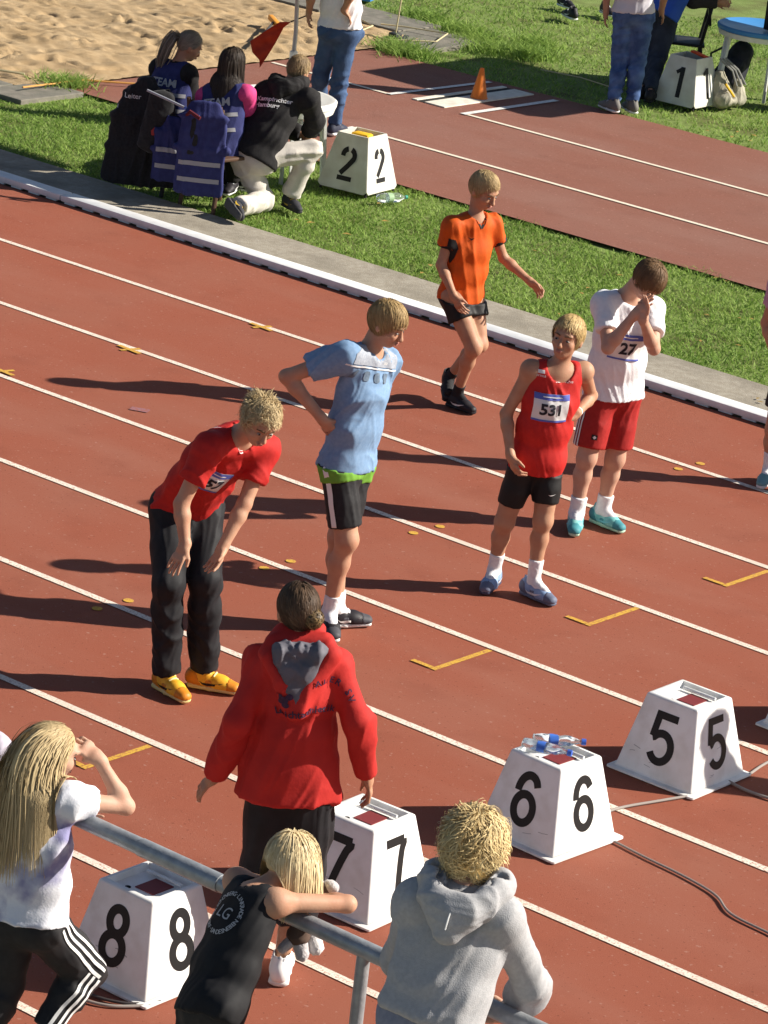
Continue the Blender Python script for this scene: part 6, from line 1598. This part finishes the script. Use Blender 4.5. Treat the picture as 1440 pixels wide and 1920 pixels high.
# starter just outside the right edge: the shadow falls on box 5
POSE['starter'] = {k: ((v[0]+4.0, v[1]-2.99, v[2]) if isinstance(v, tuple) and k not in ('face', 'hup', 'hl_dir', 'hr_dir', 'fwd') else v) for k, v in POSE['pink'].items()}
F = Figure('starter', 'person standing just beyond the right edge, only the shadow reaching lane box 5', SK_B, 1.0, lod=1.5)
F.body(.010); F.top(M_lil, sleeve=1.0, fore=.95, hem=.03, e=.02, amp=.010, name='sweatshirt', h=.010); F.bottom(M_tank, 1.0, .95, e=.02, amp=.01, name='trousers', h=.010)
for q in 'lr': F.shoe(q, M_bkshoe, M_sole, M_sole, swoosh=False)
F.hair((.12, .08, .05), (.3, .2, .12), length=.08, n=900, seed=66)

# kneeling man with the judge hoodie
M_khood = mat('black_hoodie', (.014, .013, .014), .85, (.020, .019, .020), 40, .2, 160)
M_cream = mat('cream_trousers', (.60, .56, .50), .85, (.54, .50, .45), 20, .2, 120)
F = Figure('kneel', 'man in black printed hoodie and cream trousers kneeling by the white table', SK_B, 1.04, lod=1.3)
F.body(.008, curl=(.9, .9)); J = F.J; u, rt, bk = F.up, F.rt, -F.tf
hd = [(cone(J['nek']+bk*.05+u*.01-rt*.09, J['nek']+bk*.05+u*.01+rt*.09, .045, .045), .04), (cone(J['nek']+bk*.08-u*.03-rt*.09, J['nek']+bk*.09-u*.08+rt*.09, .04, .04), .04), (cone(J['nek']+bk*.04+u*.06-rt*.06, J['nek']+bk*.04+u*.06+rt*.06, .035, .035), .03)]
F.top(M_khood, sleeve=1.0, fore=.80, hem=.05, e=.026, sl_e=.026, flare=.008, amp=.016, wl=.18, name='hoodie', box=1.0, h=.009, neck=.058)
F.hood(M_khood, .105, .042, .11, seed=4)
F.bottom(M_cream, 1.0, .97, e=.014, knee_e=.014, flare=.022, amp=.018, wl=.14, name='trousers', h=.009, tuck=False)
cB = J['chs']*.35+J['nek']*.65+bk*.1
F.decal(F.topm, text_geo_b('Kampfrichter', .052, .02), cB-u*.075-rt*.0, rt, u, M_print, 'lettering', .006, maxlen=.015)
F.decal(F.topm, text_geo_b('Hamburg', .052, .02), cB-u*.13-rt*.03, rt, u, M_print, 'lettering', .006, maxlen=.015)
M_toe = mat('toe_shoe', (.035, .035, .042), .7); M_toey = mat('toe_shoe_yellow', (.55, .36, .05), .6)
F.shoe('r', M_toe, mat('sole_dark', (.03, .03, .035), .7), M_toey, lace=M_toey)
tl, al = J['tl'], J['al']; F.shoe('l', M_toe, mat('sole_brown', (.09, .085, .085), .7), M_toey, up=tuple(nrm(J['kl']-al)*.9+A3((0, 0, .1))), lace=M_toey)
F.hair((.13, .085, .045), (.42, .30, .16), length=.07, messy=.2, seed=71, lift=.011, grav=.7, n=1500)

# helpers in blue TEAM vests
def helper(key, label, sleeve_m, hair_kw, hc, hc2, txt, seed):
    F = Figure(key, label, SK_B, 1.0, lod=1.35); F.body(.009, curl=(.7, .7)); J = F.J
    F.top(sleeve_m, sleeve=1.0 if key == 'teamA' else .75, fore=.9 if key == 'teamA' else 0.0, hem=.05, e=.014, sl_e=.02, amp=.010, name='shirt', h=.009); sh = F.topm
    F.top(M_navy, hem=.10, e=.030, flare=.02, armhole=.72, name='team_vest', amp=.012, wl=.14, box=1.0, h=.009, neck=.07, seed=seed)
    F.bottom(M_tank if key == 'teamA' else M_khood, 1.0, .95, e=.018, amp=.01, name='trousers', h=.009, tuck=False)
    c = J['chs']*.4+J['nek']*.6-F.tf*.1
    F.decal(F.topm, text_geo_b('TEAM', .085, .03), c-F.up*.05, F.rt, F.up, M_greyprint, 'lettering', .006, maxlen=.02)
    for zz in (.24, .36): F.decal(F.topm, rect_geo(.34, .03, 14, 1), J['nek']-F.up*zz-F.tf*.1, F.rt, F.up, M_refl, 'reflective_stripe', .005)
    for q in 'lr': F.shoe(q, M_bkshoe, M_sole, M_sole)
    F.hair(hc, hc2, **hair_kw); return F
FA = helper('teamA', 'seated woman with grey-blond ponytail in blue TEAM vest', M_khood, dict(length=.11, messy=.06, seed=81, lift=.008, grav=.2, flow=(0, -1.0, .1), n=1400, cling=.95), (.13, .11, .085), (.34, .30, .24), 'TEAM', 4)
h0 = FA.J['hed']-FA.hf*.10+FA.hu*.02
def tail(F, pts, r0, col, col2, n=260, seed=1):
    rg = np.random.default_rng(seed); P = [A3(p) for p in pts]; V = []; Q = []; tn = []
    for i in range(n):
        o_ = rg.normal(size=3)*r0*.5; tone = rg.uniform(0, 1); o0 = len(V); nn = nrm(rg.normal(size=3))
        for k in range(9):
            t = k/8*(len(P)-1); j = min(int(t), len(P)-2); p = P[j]+(P[j+1]-P[j])*(t-j)+o_*(.4+1.1*math.sin(math.pi*min(1, k/8*.9)))
            V += [p-nn*.003, p+nn*.003]; tn += [tone]*2
        Q += [(o0+2*k, o0+2*k+1, o0+2*k+3, o0+2*k+2) for k in range(8)]
    me = mesh_np('ponytail', V, Q); at = me.attributes.new('tone', 'FLOAT', 'POINT'); at.data.foreach_set('value', np.array(tn, np.float32))
    return F.add('ponytail', me, mat('ponytail_hair_%d' % seed, col, .5, col2, attr='tone', spec=.4))
bk_ = -nrm(FA.J['face'][:2].tolist()+[0])
tail(FA, [h0, h0+bk_*.05+A3((0, 0, .01)), h0+bk_*.10-A3((0, 0, .07)), h0+bk_*.13-A3((0, 0, .17)), h0+bk_*.14-A3((0, 0, .24))], .032, (.13, .11, .085), (.34, .30, .24))
M_pinks = mat('pink_sleeve', (.62, .06, .22), .8, (.55, .05, .19), 30)
J_ = POSE['teamB']; colB = [(J_['nek'], J_['pel'], .13), (J_['sl'], J_['sr'], .08)]
helper('teamB', 'seated woman with long dark hair in blue TEAM vest over pink sleeves', M_pinks, dict(length=.36, style='long', messy=.16, seed=91, lift=.012, grav=.9, n=2600, colliders=colB, r=.0026, flow=(0, -.4, 0), lmin=.7), (.012, .009, .008), (.04, .028, .02), 'TEAM', 8)

# two people in jeans, cut off by the top edge
M_jean = mat('denim', (.038, .075, .165), .8, (.075, .135, .26), 9, .3, 160, lo=.35, hi=.7); M_jean2 = mat('denim_faded', (.04, .08, .20), .8, (.13, .22, .42), 7, .3, 160, lo=.4, hi=.72)
F = Figure('jeansw', 'woman in white top and blue jeans, seen from behind, head out of frame', SK_B, 1.0, girth=1.05, lod=1.4)
F.body(.008, curl=(.8, .8)); F.top(M_wt, sleeve=.5, hem=-.02, e=.014, flare=.006, amp=.010, name='top', h=.009); F.bottom(M_jean, 1.0, .99, e=.010, knee_e=.013, amp=.016, wl=.11, name='jeans', h=.008, seat=1.06, foldax=F.rt*.8+F.up*.35)
for q in 'lr': F.shoe(q, mat('shoe_navy', (.03, .035, .06), .6), M_sole, M_sole, swoosh=False)
F.hair((.12, .08, .05), (.3, .2, .12), length=.1, n=1000, seed=63)
F = Figure('jeansm', 'person in faded blue jeans standing left of box 1, head out of frame', SK_B, 1.02, lod=1.4)
F.body(.008, curl=(.6, .6)); F.top(mat('pale_shirt', (.60, .58, .62), .85), sleeve=.5, hem=-.0, e=.018, flare=.012, amp=.010, name='shirt', h=.009); F.bottom(M_jean2, 1.0, .98, e=.013, knee_e=.014, amp=.019, wl=.11, name='jeans', h=.008, foldax=F.rt*.8+F.up*.3)
for q in 'lr': F.shoe(q, mat('shoe_grey', (.16, .15, .14), .7), M_sole, M_sole, swoosh=False)
F.hair((.12, .08, .05), (.3, .2, .12), length=.06, n=1000, seed=64)
F = Figure('seatb', 'person in dark jeans and blue vest bending over the blue table', SK_B, 1.02, lod=1.4)
F.body(.009, curl=(.6, .6)); F.top(mat('dark_sleeve', (.03, .028, .03), .85), sleeve=1, fore=.9, hem=.02, e=.014, sl_e=.02, amp=.010, name='shirt', h=.009)
F.top(mat('vest_bright_blue', (.03, .10, .48), .7), hem=.06, e=.030, flare=.02, armhole=.72, name='team_vest', amp=.012, wl=.14, box=1.0, h=.009, neck=.07)
F.bottom(mat('denim_dark', (.025, .032, .05), .8, (.04, .05, .075), 12), 1.0, .98, e=.016, knee_e=.018, amp=.014, wl=.12, name='jeans', h=.009)
for q in 'lr': F.shoe(q, M_bkshoe, M_bkshoe, M_bkshoe, swoosh=False)
F.hair((.05, .03, .02), (.15, .1, .06), length=.06, n=1000, seed=65)

# black sneakers lying on the lawn at the top edge
for i, (lx, ly, rz, lab) in enumerate(((-21.2, 10.93, 2.7, 'black sneaker with white sole and tick on the lawn, nearest of the group'), (-21.7, 11.45, -.3, 'black and white sneaker on the lawn at the top edge, rear one'), (-21.25, 11.6, -.5, 'black sneaker with thick white sole on the lawn beside the man in jeans'))):
    class _S: pass
    t = thing('sneaker', lab, 'shoe', (lx, ly, .01), rz, 'sneakers lying on the lawn'); f_ = Figure.__new__(Figure); f_.root = t; f_.lod = 1.2; f_.Minv = Matrix.Identity(4); f_.H = 1.75; f_.J = {'ar': A3((0, 0, .09)), 'tr': A3((.15, 0, .02))}
    f_.shoe('r', M_bkshoe, M_sole, M_sole)

for F in FIGURES: F.finish()
_dg = bpy.context.evaluated_depsgraph_get()
for F in FIGURES: F.bake(_dg)
